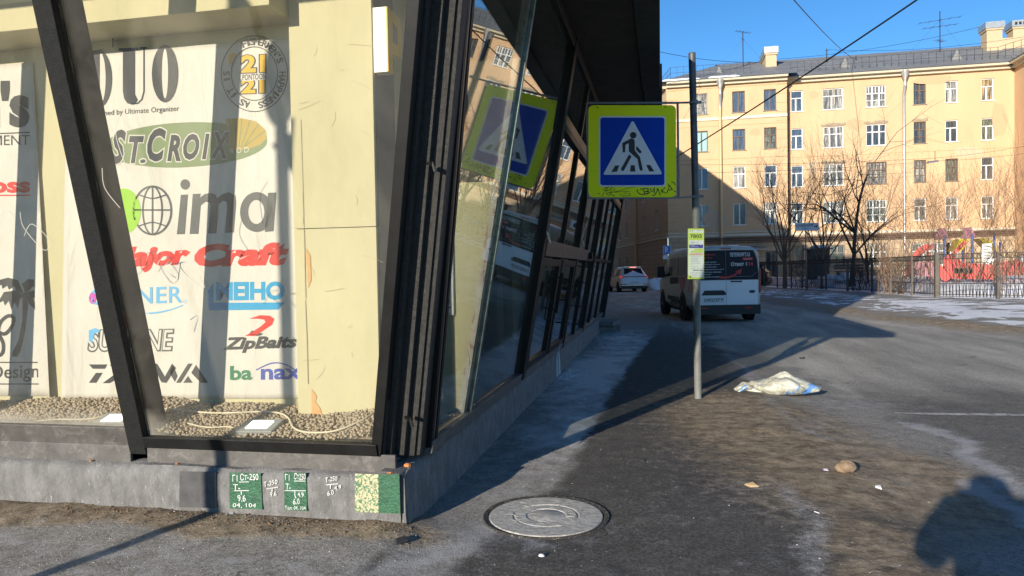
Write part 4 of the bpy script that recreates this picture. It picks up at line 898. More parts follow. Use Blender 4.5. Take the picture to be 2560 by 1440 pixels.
# long side running away down the street
P0 = Vector((X00, YW, 0)); P1 = Vector((X00 - 13, 128, 0)); ul = (P1 - P0).normalized(); nl_ = Vector((-ul.y, ul.x, 0)); nl_ = nl_ if nl_.x < 0 else -nl_
Ls = (P1 - P0).length; opsS = []
for s in (4.2, 10.5, 16, 21.5, 27, 33, 39, 45, 51):
    for ri, (b, e) in enumerate(ROWS + [(.6, 3.0)]):
        if rw.random() < .8 or ri == 3: opsS.append((s, s + 1.3, b, e, 'wT', panes[rw.choice([0, 0, 1, 3])]))
mb = MB(); wall(mb, P0, ul, nl_, 0, Ls, 4.35, EAV, opsS, .24); mb.build('wall', peach2, apt)
mb = MB(); wall(mb, P0 + nl_ * .04, ul, nl_, 0, Ls, 0, 4.35, [o for o in opsS if o[3] < 4.3], .28); mb.build('base_storey', rust, apt)
for a, c, b, e, k, pm in opsS: window(apt, P0, ul, nl_, a, c, b, e, k, pm)
# right wing coming forward
ops3 = []
for s in (2.2, 6.6, 11):
    for ri, (b, e) in enumerate(ROWS + [GR]): ops3.append((s, s + 1.2, b, e, 'wT', panes[rw.choice([1, 0, 1])]))
mb = MB(); wall(mb, (XE, YM, 0), (0, -1, 0), (-1, 0, 0), 0, 14, 0, EAV, ops3, .24); mb.build('wall', peach, apt)
for a, c, b, e, k, pm in ops3: window(apt, (XE, YM, 0), (0, -1, 0), (-1, 0, 0), a, c, b, e, k, pm)
ops4 = []
for s in (2, 6, 10, 14):
    for ri, (b, e) in enumerate(ROWS + [GR]): ops4.append((s, s + 1.5, b, e, 'wT', panes[rw.choice([1, 0, 4])]))
mb = MB(); wall(mb, (XE, YM - 14, 0), (1, 0, 0), (0, -1, 0), 0, 18, 0, EAV, ops4, .24); mb.build('wall', peach, apt)
for a, c, b, e, k, pm in ops4: window(apt, (XE, YM - 14, 0), (1, 0, 0), (0, -1, 0), a, c, b, e, k, pm)
# string courses, thin grooves, cornice
def course(mb, pts, z0, z1, out, y_in=.02):
    for a, c in zip(pts, pts[1:]):
        a = Vector(a); c = Vector(c); d = (c - a).normalized(); n = Vector((d.y, -d.x, 0))
        mb.hexa([(a.x + n.x * out, a.y + n.y * out, z0), (c.x + n.x * out, c.y + n.y * out, z0), (c.x - n.x * y_in, c.y - n.y * y_in, z0), (a.x - n.x * y_in, a.y - n.y * y_in, z0)], [(a.x + n.x * out, a.y + n.y * out, z1), (c.x + n.x * out, c.y + n.y * out, z1), (c.x - n.x * y_in, c.y - n.y * y_in, z1), (a.x - n.x * y_in, a.y - n.y * y_in, z1)])
LW = [(P1.x, P1.y), (X00, YW), (XW, YW)]; MW = [(XW, YM), (XE, YM)]; RW = [(XE, YM), (XE, YM - 14), (XE + 18, YM - 14)]
LW3 = [(*p, 0) for p in LW]; MW3 = [(*p, 0) for p in MW]; RW3 = [(*p, 0) for p in RW]
mb = MB(); course(mb, LW3, 4.28, 4.5, .14); course(mb, LW3, 4.62, 4.72, .09); course(mb, MW3, 4.30, 4.5, .12)
mb.build('string_course', cream, apt)
mb = MB(); course(mb, [(X00, YW, 0), (XW, YW, 0)], 14.85, 15.1, .10); mb.build('string_course', cream, apt)
gro = flat('groove_line', (.40, .28, .14), .9)
mb = MB()
for z in (11.3, 14.3, 17.75): course(mb, [(X00 + .4, YW, 0), (XW, YW, 0)], z, z + .04, .012)
course(mb, MW3, 11.3, 11.34, .012)
for k in range(17):
    z = 4.9 + k * .8; course(mb, [(X00, YW, 0), (X00 + .9, YW, 0)], z, z + .035, .012); course(mb, [(XW - .9, YW, 0), (XW, YW, 0)], z, z + .035, .012); course(mb, [(X00 + ul.x * 1.2, YW + ul.y * 1.2, 0), (X00, YW, 0)], z, z + .035, .012)
mb.build('groove', gro, apt)
corn = flat('pale_cornice', (.52, .46, .34), .7)
mb = MB(); course(mb, LW3, EAV - .35, EAV - .1, .35); course(mb, LW3, EAV - .1, EAV + .12, .75); course(mb, MW3, EAV - .35, EAV - .1, .35); course(mb, MW3, EAV - .1, EAV + .12, .75); course(mb, RW3, EAV - .35, EAV - .1, .35); course(mb, RW3, EAV - .1, EAV + .12, .7)
mb.build('cornice', corn, apt)
# roofs
ZR = 22.2
mb = MB(); e_ = .85
mb.quad((XW - .3, YM - e_, EAV + .1), (XE + 3, YM - e_, EAV + .1), (XE + 8, YM + 7.5, ZR), (X00 + 5, YM + 7.5, ZR))
mb.quad((X00 - e_, YW - e_, EAV + .1), (XW + .8, YW - e_, EAV + .1), (XW + 1.5, YM + 7.5, ZR), (X00 + 5.5, YM + 7.5, ZR - .02))
mb.quad((P1.x - e_, P1.y, EAV + .1), (X00 - e_, YW - e_, EAV + .1), (X00 + 5.5, YM + 7.5, ZR), (P1.x + 6, P1.y, ZR))
mb.quad((XE - .8, YM - 14, EAV + .1), (XE - .8, YM + 1, EAV + .1), (XE + 8, YM + 7.5, ZR), (XE + 8, YM - 14, ZR))
mb.quad((XE - .8, YM - 14.8, EAV + .1), (XE + 18, YM - 14.8, EAV + .1), (XE + 18, YM - 7, ZR), (XE + 8, YM - 7, ZR))
mb.quad((X00 + 5, YM + 7.5, ZR), (XE + 8, YM + 7.5, ZR), (XE + 8, YM + 15, EAV), (X00 + 5, YM + 15, EAV))
mb.build('roof', roofm, apt, fixn=False)
snowm = M('roof_snow', (.84, .85, .88), .04, 2, .8)
mb = MB()
for px, py, L in ((1690, 206, 2.6), (1720, 203, 2.4), (1800, 196, 2.2), (1836, 194, 1.2)):
    p = aty(px, py, YW - .35); mb.hexa([(p.x - L / 2, p.y - .3, EAV + .12), (p.x + L / 2, p.y - .3, EAV + .12), (p.x + L / 2 - .3, p.y + .4, EAV + .3), (p.x - L / 2 + .2, p.y + .4, EAV + .3)], [(p.x - L / 2 + .1, p.y - .2, EAV + .3), (p.x + L / 2 - .2, p.y - .2, EAV + .28), (p.x + L / 2 - .4, p.y + .35, EAV + .5), (p.x - L / 2 + .3, p.y + .35, EAV + .52)])
mb.build('eaves_snow', snowm, apt, bevel=.05)
metalm = M('galvanised_sheet', (.42, .43, .43), .15, 3, .4, metal=.6)
def chimney(x0, x1, y0, y1, z0, z1, vents=0):
    mb = MB(); mb.box(x0, x1, y0, y1, z0, z1 - .75); mb.box(x0 - .1, x1 + .1, y0 - .1, y1 + .1, z1 - .75, z1 - .6); c = mb.build('chimney', peach2, apt)
    mb = MB(); mb.box(x0 - .16, x1 + .16, y0 - .16, y1 + .16, z1 - .58, z1)
    for k in range(vents):
        xx = x0 + (x1 - x0) * (k + .5) / 4; mb.box(xx - .1, xx + .1, y0 - .175, y0 - .14, z1 - .42, z1 - .16, 1)
    mb.build('chimney_cap', [metalm, flat('vent_black', (.01, .01, .01))], c)
def chim_px(xa, xb, yt, y, dy, z0, vents=0): a = aty(xa, yt, y); c = aty(xb, yt, y); chimney(a.x, c.x, y, y + dy, z0, a.z, vents)
chim_px(1914, 1941, 118, 72.5, 3.0, 19.6); chim_px(2467, 2506, 56, 74.0, 1.3, 20.5); chim_px(2533, 2575, 52, 74.6, 1.3, 20.5, 4)
mb = MB(); a = aty(2500, 96, 74.5); mb.box(a.x, a.x + 2.2, 74.5, 75.3, 20.5, a.z); mb.build('chimney', peach2, apt)
# railing of the roof
thin = flat('thin_dark_iron', (.03, .03, .032), .6)
def railing(pts, z0, z1, step):
    mb = MB()
    for a, c in zip(pts, pts[1:]):
        a = Vector(a); c = Vector(c); n = max(1, int((c - a).length / step))
        for k in range(n + 1):
            p = a.lerp(c, k / n); mb.tube([p + Vector((0, 0, z0)), p + Vector((0, 0, z1))], .020, 4)
        for z in (z1, (z0 + z1) / 2): mb.tube([a + Vector((0, 0, z)), c + Vector((0, 0, z))], .018, 4)
    mb.build('roof_railing', thin, apt)
railing([(P1.x + .6, P1.y, 0), (X00 + .4, YW + .7, 0), (XW - 3, YW + .7, 0)], EAV + .7, EAV + 1.75, .55)
railing([(XW + .6, YM + .6, 0), (XE - 1, YM + .6, 0), (XE + 1, YM - 3, 0)], EAV + .7, EAV + 1.75, .6)
# dormers, hatches
for px, py in ((1797, 190), (2110, 172), (2388, 158)):
    mb = MB(); p = aty(px, py, YM + 1.6); z = EAV + .1 + (1.6 + .85) * (ZR - EAV) / 8.3; mb.add([(p.x - .5, YM + 1.2, z - .3), (p.x + .5, YM + 1.2, z - .3), (p.x, YM + 1.2, z + .75), (p.x, YM + 3.2, z + .75)], [(0, 1, 2), (1, 3, 2), (0, 2, 3)])
    mb.build('roof_vent', roofm, apt, fixn=False)
# antennas
def mast(px, pyb, pyt, y, arms):
    a = aty(px, pyb, y); c = aty(px, pyt, y); c.x = a.x; mb = MB(); mb.tube([a - Vector((0, 0, .4)), c], .045, 5)
    for py, w, ang in arms:
        p = aty(px, py, y); h = w / FPX * y / 1.05; d = Vector((cos(ang), sin(ang), .12 * (1 if w > 40 else -1))); q = Vector((a.x, y, p.z))
        mb.tube([q - d * h / 2, q + d * h / 2], .022, 4)
        if w > 30:
            for s in (-.5, -.25, 0, .25, .5): pp_ = q + d * h * s; mb.tube([pp_ - Vector((-d.y, d.x, 0)) * .35, pp_ + Vector((-d.y, d.x, 0)) * .35], .014, 4)
    for gx_, gz_ in ((-3.2, 0), (3.0, 0)): mb.tube([(a.x, y, c.z - .8), (a.x + gx_, y + 1, a.z)], .009, 3)
    mb.build('antenna', thin, apt)
mast(1858, 178, 78, 74, [(80, 36, .3), (98, 14, .9)]); mast(2350, 146, 28, 75, [(50, 92, .1), (66, 78, .2), (102, 50, 1)]); mast(2067, 166, 122, 74, [(126, 10, 0)]); mast(2140, 158, 140, 74, [])
# drainpipes
pipem = M('zinc_downpipe', (.42, .42, .41), .15, 2, .4, metal=.5); pipep = flat('peach_downpipe', (.60, .44, .24), .6); pipeb = flat('brown_downpipe', (.16, .10, .06), .6)
def dpipe(x, y, m1, m2, zsp, r=.13):
    mb = MB(); mb.lathe([(.34, 0), (.30, .5), (.14, .9)][::-1] if False else [(r, -1.2), (r, -.7), (.33, -.1), (.36, .1)], (x, y - .55, EAV - .1), n=10); mb.tube([(x, y - .55, EAV - 1.2), (x, y - .22, EAV - 2.0), (x, y - .22, zsp)], r, 8); pr = mb.build('downpipe', m1, apt, smooth=50)
    mb = MB(); mb.tube([(x, y - .22, zsp), (x, y - .22, .4), (x, y - .5, .2)], r * .97, 8); mb.build('downpipe', m2, apt, smooth=50)
dpipe(xat(2258), YM, pipem, pipem, 11.0); dpipe(xat(1800, 300, YW), YW, pipem, pipep, 15.8); 
mb = MB(); mb.tube([(XW + .2, YM - .25, EAV - 1), (XW + .2, YM - .25, .3)], .17, 8); mb.build('downpipe', pipeb, apt, smooth=50)
q = P0 + ul * 15.5 + nl_ * .2; mb = MB(); mb.tube([(q.x, q.y, EAV - 1), (q.x, q.y, .3)], .16, 8); mb.build('downpipe', pipep, apt, smooth=50)
# pipes and cables fixed along the front, air conditioner, door canopy
mb = MB()
for z, r in ((4.08, .09), (3.88, .06), (3.70, .04)):
    mb.tube([(X00 + 3, YW - .3, z), (XW + .4, YW - .3, z), (XW + .5, YM - .3, z), (XE, YM - .3, z + .15)], r, 6)
mb.build('service_pipe', flat('rusty_service_pipe', (.13, .085, .06), .8), apt)
a = aty(1834, 618, YW - .5); mb = MB(); mb.box(a.x - .45, a.x + .45, YW - .5, YW - .1, 2.75, 3.5); ac = mb.build('air_conditioner', flat('white_enamel', (.70, .70, .67), .4), apt, bevel=.03)
mb = MB(); mb.lathe([(.29, -.02), (.29, .01), (.08, .02)][::-1], (a.x - .12, YW - .52, 3.12), axis='y', n=16); mb.build('fan_grille', flat('fan_dark', (.05, .05, .05)), ac)
mb = MB(); a = aty(1880, 628, YW - .6); mb.extr([(a.x - 1.0, YW - .05, 3.25), (a.x - 1.0, YW - 1.2, 3.0), (a.x - 1.0, YW - 1.2, 3.06), (a.x - 1.0, YW - .05, 3.33)], (2.2, 0, 0)); mb.build('door_canopy', metalm, apt)
# crumbling lintels over two rows of windows
crm = M('crumbled_lintel', (.32, .26, .18), .35, 6, .95, bump=.8, bscale=12)
for ci, ri in ((1, 1), (2, 1), (1, 2), (3, 1)):
    p, q, k = cols[ci]; a, c = xat(p) - .15, xat(q) + .15; z = ROWS[ri][1] + .05; mb = MB(); n = 8
    top = [(a + (c - a) * i / n, YM - .05, z + .18 + rw.uniform(-.05, .1)) for i in range(n + 1)]; mb.extr([(a, YM - .05, z), (c, YM - .05, z)] + top[::-1], (0, .07, 0)); mb.build('lintel', crm, apt)
ppm = [flat('pale_plaster_patch', (.55, .41, .28), .85), flat('dull_plaster_patch', (.52, .345, .20), .85)]
for px, py, w, h, y_, k in ((1788, 548, 1.3, .9, YW, 0), (2034, 236, .4, .4, YM, 1), (2138, 310, .8, .5, YM, 1), (2240, 470, .9, 1.6, YM, 1), (2420, 380, 1.1, .5, YM, 0), (2330, 200, 1.6, .4, YM, 1), (2500, 300, .6, 1.8, YM, 1), (1887, 330, .45, .4, YW, 1), (2032, 420, .5, .7, YM, 0)):
    c = aty(px, py, y_ - .008); mb = MB(); n = 11; pts = [(c.x + w * (.8 + .35 * rw.random()) * cos(2 * pi * i / n), y_ - .008, c.z + h * (.75 + .4 * rw.random()) * sin(2 * pi * i / n)) for i in range(n)]; mb.extr(pts, (0, .02, 0)); mb.build('plaster_patch', ppm[k], apt)
# ------------------------------------------------------------------ neighbour house over and behind the pavilion (its shadow falls across the street)
nbh = thing('corner_house', 'tall plastered house rising behind the glass pavilion and shading the street', 'building', (-8, 20, 0))
mb = MB(); mb.box(-14, -.4, 7.1, 17.9, 4.02, 16.3); 
for (ya, xa, yb, xb) in ((17.95, -3.0, 62, -6.2), (62, -6.2, 105, -15)): mb.hexa([(-26, ya, -.1), (xa, ya, -.1), (xb, yb, -.1), (-26, yb, -.1)], [(-26, ya, 16), (xa, ya, 16), (xb, yb, 16), (-26, yb, 16)])
mb.build('wall', peach2, nbh)
mb = MB(); mb.hexa([(-14.4, 6.8, 16.3), (-.1, 6.8, 16.3), (-.1, 18.2, 16.3), (-14.4, 18.2, 16.3)], [(-8, 9.5, 18.0), (-7, 9.5, 18.0), (-7, 15, 18.0), (-8, 15, 18.0)]); mb.hexa([(-14.4, 18.3, 16.0), (-2.7, 18.3, 16.0), (-2.7, 62.3, 16.0), (-14.4, 62.3, 16.0)], [(-9, 22, 17.3), (-8, 22, 17.3), (-8, 58, 17.3), (-9, 58, 17.3)]); mb.build('roof', roofm, nbh)
# ================================================================== CROSSING SIGN ON ITS POLE
PB = atz(1745, 997); PB = Vector((PB.x, PB.y, gz(PB.x, PB.y) - .02))
steelm = M('weathered_pole_paint', (.10, .105, .11), .25, 5, .5, metal=.3, c2=(.06, .062, .065), lo=.5, hi=.7, bump=.2, bscale=90)
palem = M('chipped_pale_pole_paint', (.17, .175, .16), .25, 7, .6, c2=(.10, .10, .092), lo=.5, hi=.62, bump=.3, bscale=60, stretch=(1, 1, .4))
galv = M('dull_grey_iron', (.15, .15, .15), .25, 9, .5, metal=.5, c2=(.24, .23, .21), lo=.55, hi=.7)
pole = thing('sign_pole', 'grey steel sign pole with a paler lower half standing at the pavement edge', 'pole', PB)
TP = atp(1730, 135, PB, f0); SPL = atp(1739, 492, PB, f0)
mb = MB(); mb.tube([PB, SPL], .040, 18); mb.build('lower_shaft', palem, pole, smooth=50)
mb = MB(); mb.tube([SPL, TP], .0385, 18); mb.build('upper_shaft', steelm, pole, smooth=50)
mb = MB(); mb.tube([TP, TP + (TP - SPL).normalized() * .012], [.041, .036], 18); mb.build('pole_cap', galv, pole, smooth=50)
SP = PB - f0 * .075
def SG(x, y, L=0): return atp(x, y, SP - f0 * (.004 + .0015 * L), f0)
sg = thing('crossing_sign', 'square yellow green and blue pedestrian crossing sign in an iron frame on the pole', 'road sign', SG(1580, 495))
yel = M('fluorescent_yellow_green', (.90, 1.0, .008), .05, 6, .5, spec=.15, stretch=(1, 1, 9)); blu = M('sign_blue', (.0, .052, .44), .08, 5, .5, spec=.12); wht = flat('sign_white', (.74, .75, .77), .5); blk = flat('sign_black', (.015, .015, .015), .5)
def rrect(x0, y0, x1, y1, r, n=6):
    out = []
    for cx, cy, a in ((x1 - r, y0 + r, -90), (x1 - r, y1 - r, 0), (x0 + r, y1 - r, 90), (x0 + r, y0 + r, 180)):
        out += [(cx + r * cos(radians(a + 90 * k / n)), cy + r * sin(radians(a + 90 * k / n))) for k in range(n + 1)]
    return out
mb = MB(); mb.extr([SG(x, y, 0) for x, y in rrect(1471, 263, 1690, 493, 13)], f0 * .004); mb.build('sign_plate', yel, sg)
d = Decal(SG).lay(); d.poly(rrect(1497, 290, 1665, 467, 9), 1); d.lay().poly(rrect(1501, 294, 1661, 463, 6), 0); d.lay().poly([(1579, 304), (1581.5, 303), (1584, 304), (1654, 431), (1654, 434.5), (1651, 436), (1511, 437), (1509, 434)], 1); d.lay()
Z = lambda pts: [(1440 + x / 4.8, 220 + y / 4.8) for x, y in pts]
d.poly(Z(ell(686, 567, 39, 40, n=24)), 2)
d.poly(Z([(662, 604), (690, 612), (704, 630), (706, 748), (768, 826), (800, 975), (795, 990), (780, 994), (764, 986), (738, 852), (634, 762), (632, 662), (594, 682), (590, 766), (576, 776), (560, 768), (556, 668), (564, 655)]), 2)
d.poly(Z([(724, 692), (786, 760), (786, 776), (772, 784), (758, 780), (720, 738)]), 2); d.poly(Z([(636, 796), (666, 822), (578, 986), (562, 998), (542, 988), (540, 970)]), 2)
d.poly(Z([(470, 930), (519, 928), (492, 1004), (422, 1008)]), 2).poly(Z([(656, 927), (704, 926), (714, 1002), (648, 1004)]), 2).poly(Z([(842, 924), (890, 923), (940, 1000), (880, 1002)]), 2)
d.build('crossing_pictogram', [blu, wht, blk], sg)
d = Decal(SG).lay()
for pts, w in (([(738, 1215), (735, 1238), (760, 1265), (800, 1280), (860, 1262)], 9), ([(770, 1215), (830, 1208), (870, 1212), (850, 1240), (812, 1244), (880, 1246), (860, 1270), (815, 1268)], 9), ([(810, 1212), (822, 1270)], 8), ([(895, 1200), (900, 1238), (930, 1232), (938, 1196), (940, 1236), (946, 1262)], 8), ([(912, 1288), (940, 1286), (972, 1240), (978, 1204), (1000, 1250), (1012, 1290)], 8), ([(1022, 1218), (1034, 1262)], 8), ([(1072, 1196), (1034, 1236), (1078, 1258)], 8), ([(1088, 1262), (1118, 1180), (1104, 1148), (1128, 1180), (1160, 1225)], 8), ([(1096, 1228), (1160, 1216)], 7), ([(1140, 1130), (1172, 1134), (1192, 1162)], 8), ([(1170, 1230), (1198, 1246)], 8)): d.stroke([(1440 + x / 4.8, 220 + y / 4.8) for x, y in bez(pts, 6)], w / 4.0)
for pts in ([(318, 1216), (350, 1210), (390, 1190), (340, 1240), (318, 1300)], [(340, 1196), (440, 1190), (380, 1230), (352, 1228), (430, 1222)], [(372, 1230), (366, 1262), (400, 1290), (430, 1240), (366, 1270)], [(470, 1200), (452, 1228), (500, 1246), (470, 1256)], [(712, 1180), (560, 1222), (500, 1246), (640, 1240)], [(440, 1282), (470, 1300), (400, 1256), (520, 1246)], [(570, 1270), (600, 1260), (648, 1268), (640, 1292), (560, 1290), (520, 1270)]): d.stroke([(1440 + x / 4.8, 220 + y / 4.8) for x, y in bez(pts, 6)], 5 / 4.8)
d.build('graffiti', blk, sg)
def fbar(x0, y0, x1, y1, w=.020, n='frame_bar', m=galv):
    mb = MB(); mb.bar(atp(x0, y0, SP + f0 * .018, f0), atp(x1, y1, SP + f0 * .018, f0), w, w * 1.2, 0, f0); return mb.build(n, m, sg)
fbar(1468, 258, 1694, 257); fbar(1471, 496, 1696, 494); fbar(1467.5, 258, 1470, 496); fbar(1694, 256, 1696.5, 495)
fbar(1694, 257, 1737, 256, .018, 'bracket_arm'); fbar(1696, 494.5, 1743, 491, .018, 'bracket_arm')
for y in (256, 491):
    p = atp(1734 if y < 300 else 1739.5, y, PB, f0); mb = MB(); mb.tube([p - Vector((0, 0, .022)), p + Vector((0, 0, .022))], .046, 14); mb.bar(p + r0 * .03, p + r0 * .085, .012, .03); mb.build('clamp', galv if y < 300 else palem, sg, smooth=40)
for x, y in ((1494, 269), (1663, 268), (1497, 484)):
    mb = MB(); p = SG(x, y, 1); mb.tube([p, p - f0 * .006], .007, 8); mb.build('bolt', blk, sg)
# timetable sheet of the stop
SP2 = PB - f0 * .05
tt = thing('stop_timetable', 'narrow white and lime bus stop sheet numbered 7805 strapped to the sign pole', 'timetable', atp(1740, 697, SP2, f0))
def TG(x, y, L=0): return atp(x, y, SP2 - f0 * (.004 + .0012 * L), f0)
TZ = lambda pts: [(1700 + x / 8, 540 + y / 8) for x, y in pts]
lime = flat('timetable_lime', (.52, .66, .10), .35); paper = flat('timetable_paper', (.72, .74, .66), .35); navy = flat('timetable_navy', (.05, .05, .30), .4); peachp = flat('timetable_peach', (.70, .46, .34), .4); gtx = flat('timetable_grey_print', (.26, .28, .28), .6)
mb = MB(); mb.extr([TG(*p) for p in TZ([(158, 252), (480, 250), (484, 1258), (155, 1262)])], f0 * .006); mb.build('back_sheet', lime, tt)
d = Decal(TG).lay(); d.poly(TZ([(178, 282), (468, 280), (470, 1225), (165, 1230)]), 1); d.lay()
d.poly(TZ(rrect(182, 335, 462, 484, 14)), 0).poly(TZ(rrect(184, 572, 460, 640, 14)), 3).poly(TZ([(288, 652), (460, 650), (460, 684), (288, 686)]), 0).poly(TZ([(222, 695), (460, 690), (460, 730), (222, 734)]), 0).poly(TZ([(186, 744), (462, 740), (462, 784), (186, 788)]), 4).poly(TZ([(160, 1180), (195, 1180), (260, 1240), (158, 1250)]), 0)
d.lay(); z = lambda s, x0, x1, y, h, mi, b=.0: d.text(s, 1700 + x0 / 8, 540 + y / 8, 1700 + x1 / 8, 540 + (y - 3) / 8, h / 8, mi, b)
z('7805', 204, 440, 444, 76, 2, .012); z('Рабочие', 212, 290, 528, 18, 5); z('с 6:00 по 24:00', 212, 370, 548, 18, 5); z('Выходные', 208, 300, 600, 17, 1, .01); z('с 6:30 по 24:00', 208, 370, 622, 17, 1, .01); z('36', 404, 430, 600, 18, 1)
d.poly(TZ(ell(202, 298, 10, 10, n=10)), 2).poly(TZ(ell(248, 297, 11, 10, n=10)), 2).poly(TZ(ell(206, 1220, 14, 14, n=12)), 2)
for y, x1 in ((288, 435), (806, 410), (842, 370), (862, 372), (882, 360), (912, 395), (948, 420), (978, 270), (1010, 350), (1044, 300), (1060, 430), (1130, 415), (1160, 400), (1182, 380), (1215, 330)): d.stroke(TZ([(340 if y < 300 else 208, y), (x1, y - 2)]), .55, 5)
for x in (262, 326, 392): d.poly(TZ([(x, 1080), (x + 50, 1078), (x + 50, 1092), (x, 1094)]), 2)
z('Внимание', 246, 400, 770, 16, 5)
d.build('timetable_print', [lime, paper, blk, navy, peachp, gtx], tt)
# ================================================================== GROUND OBJECTS
mc = atz(1365, 1290); mz = gz(mc.x, mc.y)
rg_ = random.Random(8)
mh = thing('manhole_cover', 'round worn iron manhole cover set in the asphalt by the plinth', 'manhole cover', (mc.x, mc.y, mz))
irm = M('worn_salted_iron', (.30, .285, .26), .45, 13, .9, metal=.0, bump=.8, bscale=60, c2=(.52, .50, .455), lo=.42, hi=.6, stretch=(1, 2.5, 1), speck=.5)
mb = MB(); R0 = .335
mb.lathe([(R0, -.05), (R0, .004), (R0 - .003, .007), (.20, .007), (.195, .002), (.188, .002), (.18, .007), (.12, .007), (.115, .002), (.110, .002), (.10, .007), (.005, .008)], (mc.x, mc.y, mz), n=64)
lid_ = mb; mb = MB(); mb.lathe([(R0 + .012, -.05), (R0 + .012, .004), (R0 + .035, .010), (R0 + .045, -.01)], (mc.x, mc.y, mz), n=64); mb.build('rim', M('rim_of_grit', (.035, .032, .028), .4, 40, .95, bump=1, bscale=90, c2=(.30, .27, .22), lo=.55, hi=.65), mh, smooth=50)
mb = lid_
for k in range(26):
    a = rg_.uniform(0, 2 * pi); r1 = rg_.uniform(.08, .27); q = (mc.x + r1 * cos(a), mc.y + r1 * sin(a), mz + .0075); mb.bar(q, (q[0] + rg_.uniform(-.06, .06), q[1] + rg_.uniform(-.05, .05), q[2]), .005, .0016)
for k in range(10):
    a = 2 * pi * k / 10; mb.bar((mc.x + .125 * cos(a), mc.y + .125 * sin(a), mz + .007), (mc.x + .17 * cos(a), mc.y + .17 * sin(a), mz + .007), .008, .002)
mb.build('lid', irm, mh, smooth=30)
# rubbish sack
rg = random.Random(4)
def lump(c, size, seed, amp, n=40, m=28, flatz=.0, shape=None):
    mb = MB(); vs = []
    for j in range(m + 1):
        th = pi * j / m
        for i in range(n):
            ph = 2 * pi * i / n; d = Vector((sin(th) * cos(ph), sin(th) * sin(ph), cos(th)))
            q = Vector((d.x * size[0], d.y * size[1], d.z * size[2]))
            w = 1 + amp * (fbm(np.array([d.x * 1.7 + d.z + seed]), np.array([d.y * 1.7 - d.z * .6 + seed]), 1.6, 4, seed)[0] - .5) * 2
            q *= w
            if shape: q = shape(q, d)
            q.z = max(q.z, flatz * size[2]); vs.append(Vector(c) + q)
    fs = [(j * n + i, j * n + (i + 1) % n, (j + 1) * n + (i + 1) % n, (j + 1) * n + i) for j in range(m) for i in range(n)]
    mb.add(vs, fs); return mb
bc = atz(1958, 985); bz = gz(bc.x, bc.y)
plm = M('pale_plastic_sack', (.36, .355, .27), .2, 14, .35, c2=(.54, .53, .45), lo=.42, hi=.6, bump=1.0, bscale=26, spec=.6)
_t = plm.node_tree; _b = _t.nodes['Principled BSDF']; old = _b.inputs['Base Color'].links[0].from_socket
_tc2 = _t.nodes.new('ShaderNodeTexCoord').outputs['Object']; bl = ramp(_t, noise(_t, 6, 4, .6, _tc2), .60, .64); _t.links.new(mixc(_t, mathn(_t, 'MULTIPLY', bl, .85), old, (.05, .22, .55)), _b.inputs['Base Color'])
def sackshape(q, d):
    x = q.x / .40; q.z *= (.62 + .55 * max(0, 1 - abs(x - .10) * 1.3)) * (1 - .55 * max(0, x - .35)); q.y *= 1 - .5 * max(0, abs(x) - .5); q.z += .008 * sin(q.x * 30 + q.y * 14) * max(0, d.z); q.y += .006 * sin(q.x * 47); return q
sk = thing('plastic_sack', 'crumpled pale plastic sack with blue print lying at the kerb', 'sack', (bc.x, bc.y, bz))
mb = lump((bc.x, bc.y + .1, bz + .07), (.40, .20, .135), 8, .38, 64, 40, -.42, sackshape); mb.build('sack_body', plm, sk, smooth=180)
mb = MB(); p = Vector((bc.x - .38, bc.y + .14, bz + .08))
for k in range(7):
    a = rg.uniform(-.5, .5); mb.tube([p + Vector((.06, a * .12, rg.uniform(-.05, .0))), p + Vector((-.03, a * .2, rg.uniform(-.05, .02))), p + Vector((-.09 - rg.uniform(0, .06), a * .3, rg.uniform(-.075, -.03)))], [.035, .028, .008], 7)
mb.build('sack_mouth', plm, sk, smooth=180)
st_ = atz(2115, 1186); mb = lump((st_.x, st_.y, gz(st_.x, st_.y) + .045), (.066, .050, .044), 3, .34, 28, 18, -.8)
tag(mb.build('stone', M('brown_cobble', (.27, .19, .12), .2, 20, .85, bump=.5, bscale=60, c2=(.20, .14, .09)), smooth=180), 'single rounded brown cobblestone lying on the dirt', 'stone')
wpap = flat('dirty_white_paper', (.72, .71, .70), .7); mauv = flat('mauve_wrapper', (.60, .48, .60), .6); darkp_ = flat('dark_scrap', (.03, .03, .035), .7); tanp = flat('tan_scrap', (.42, .30, .16), .8)
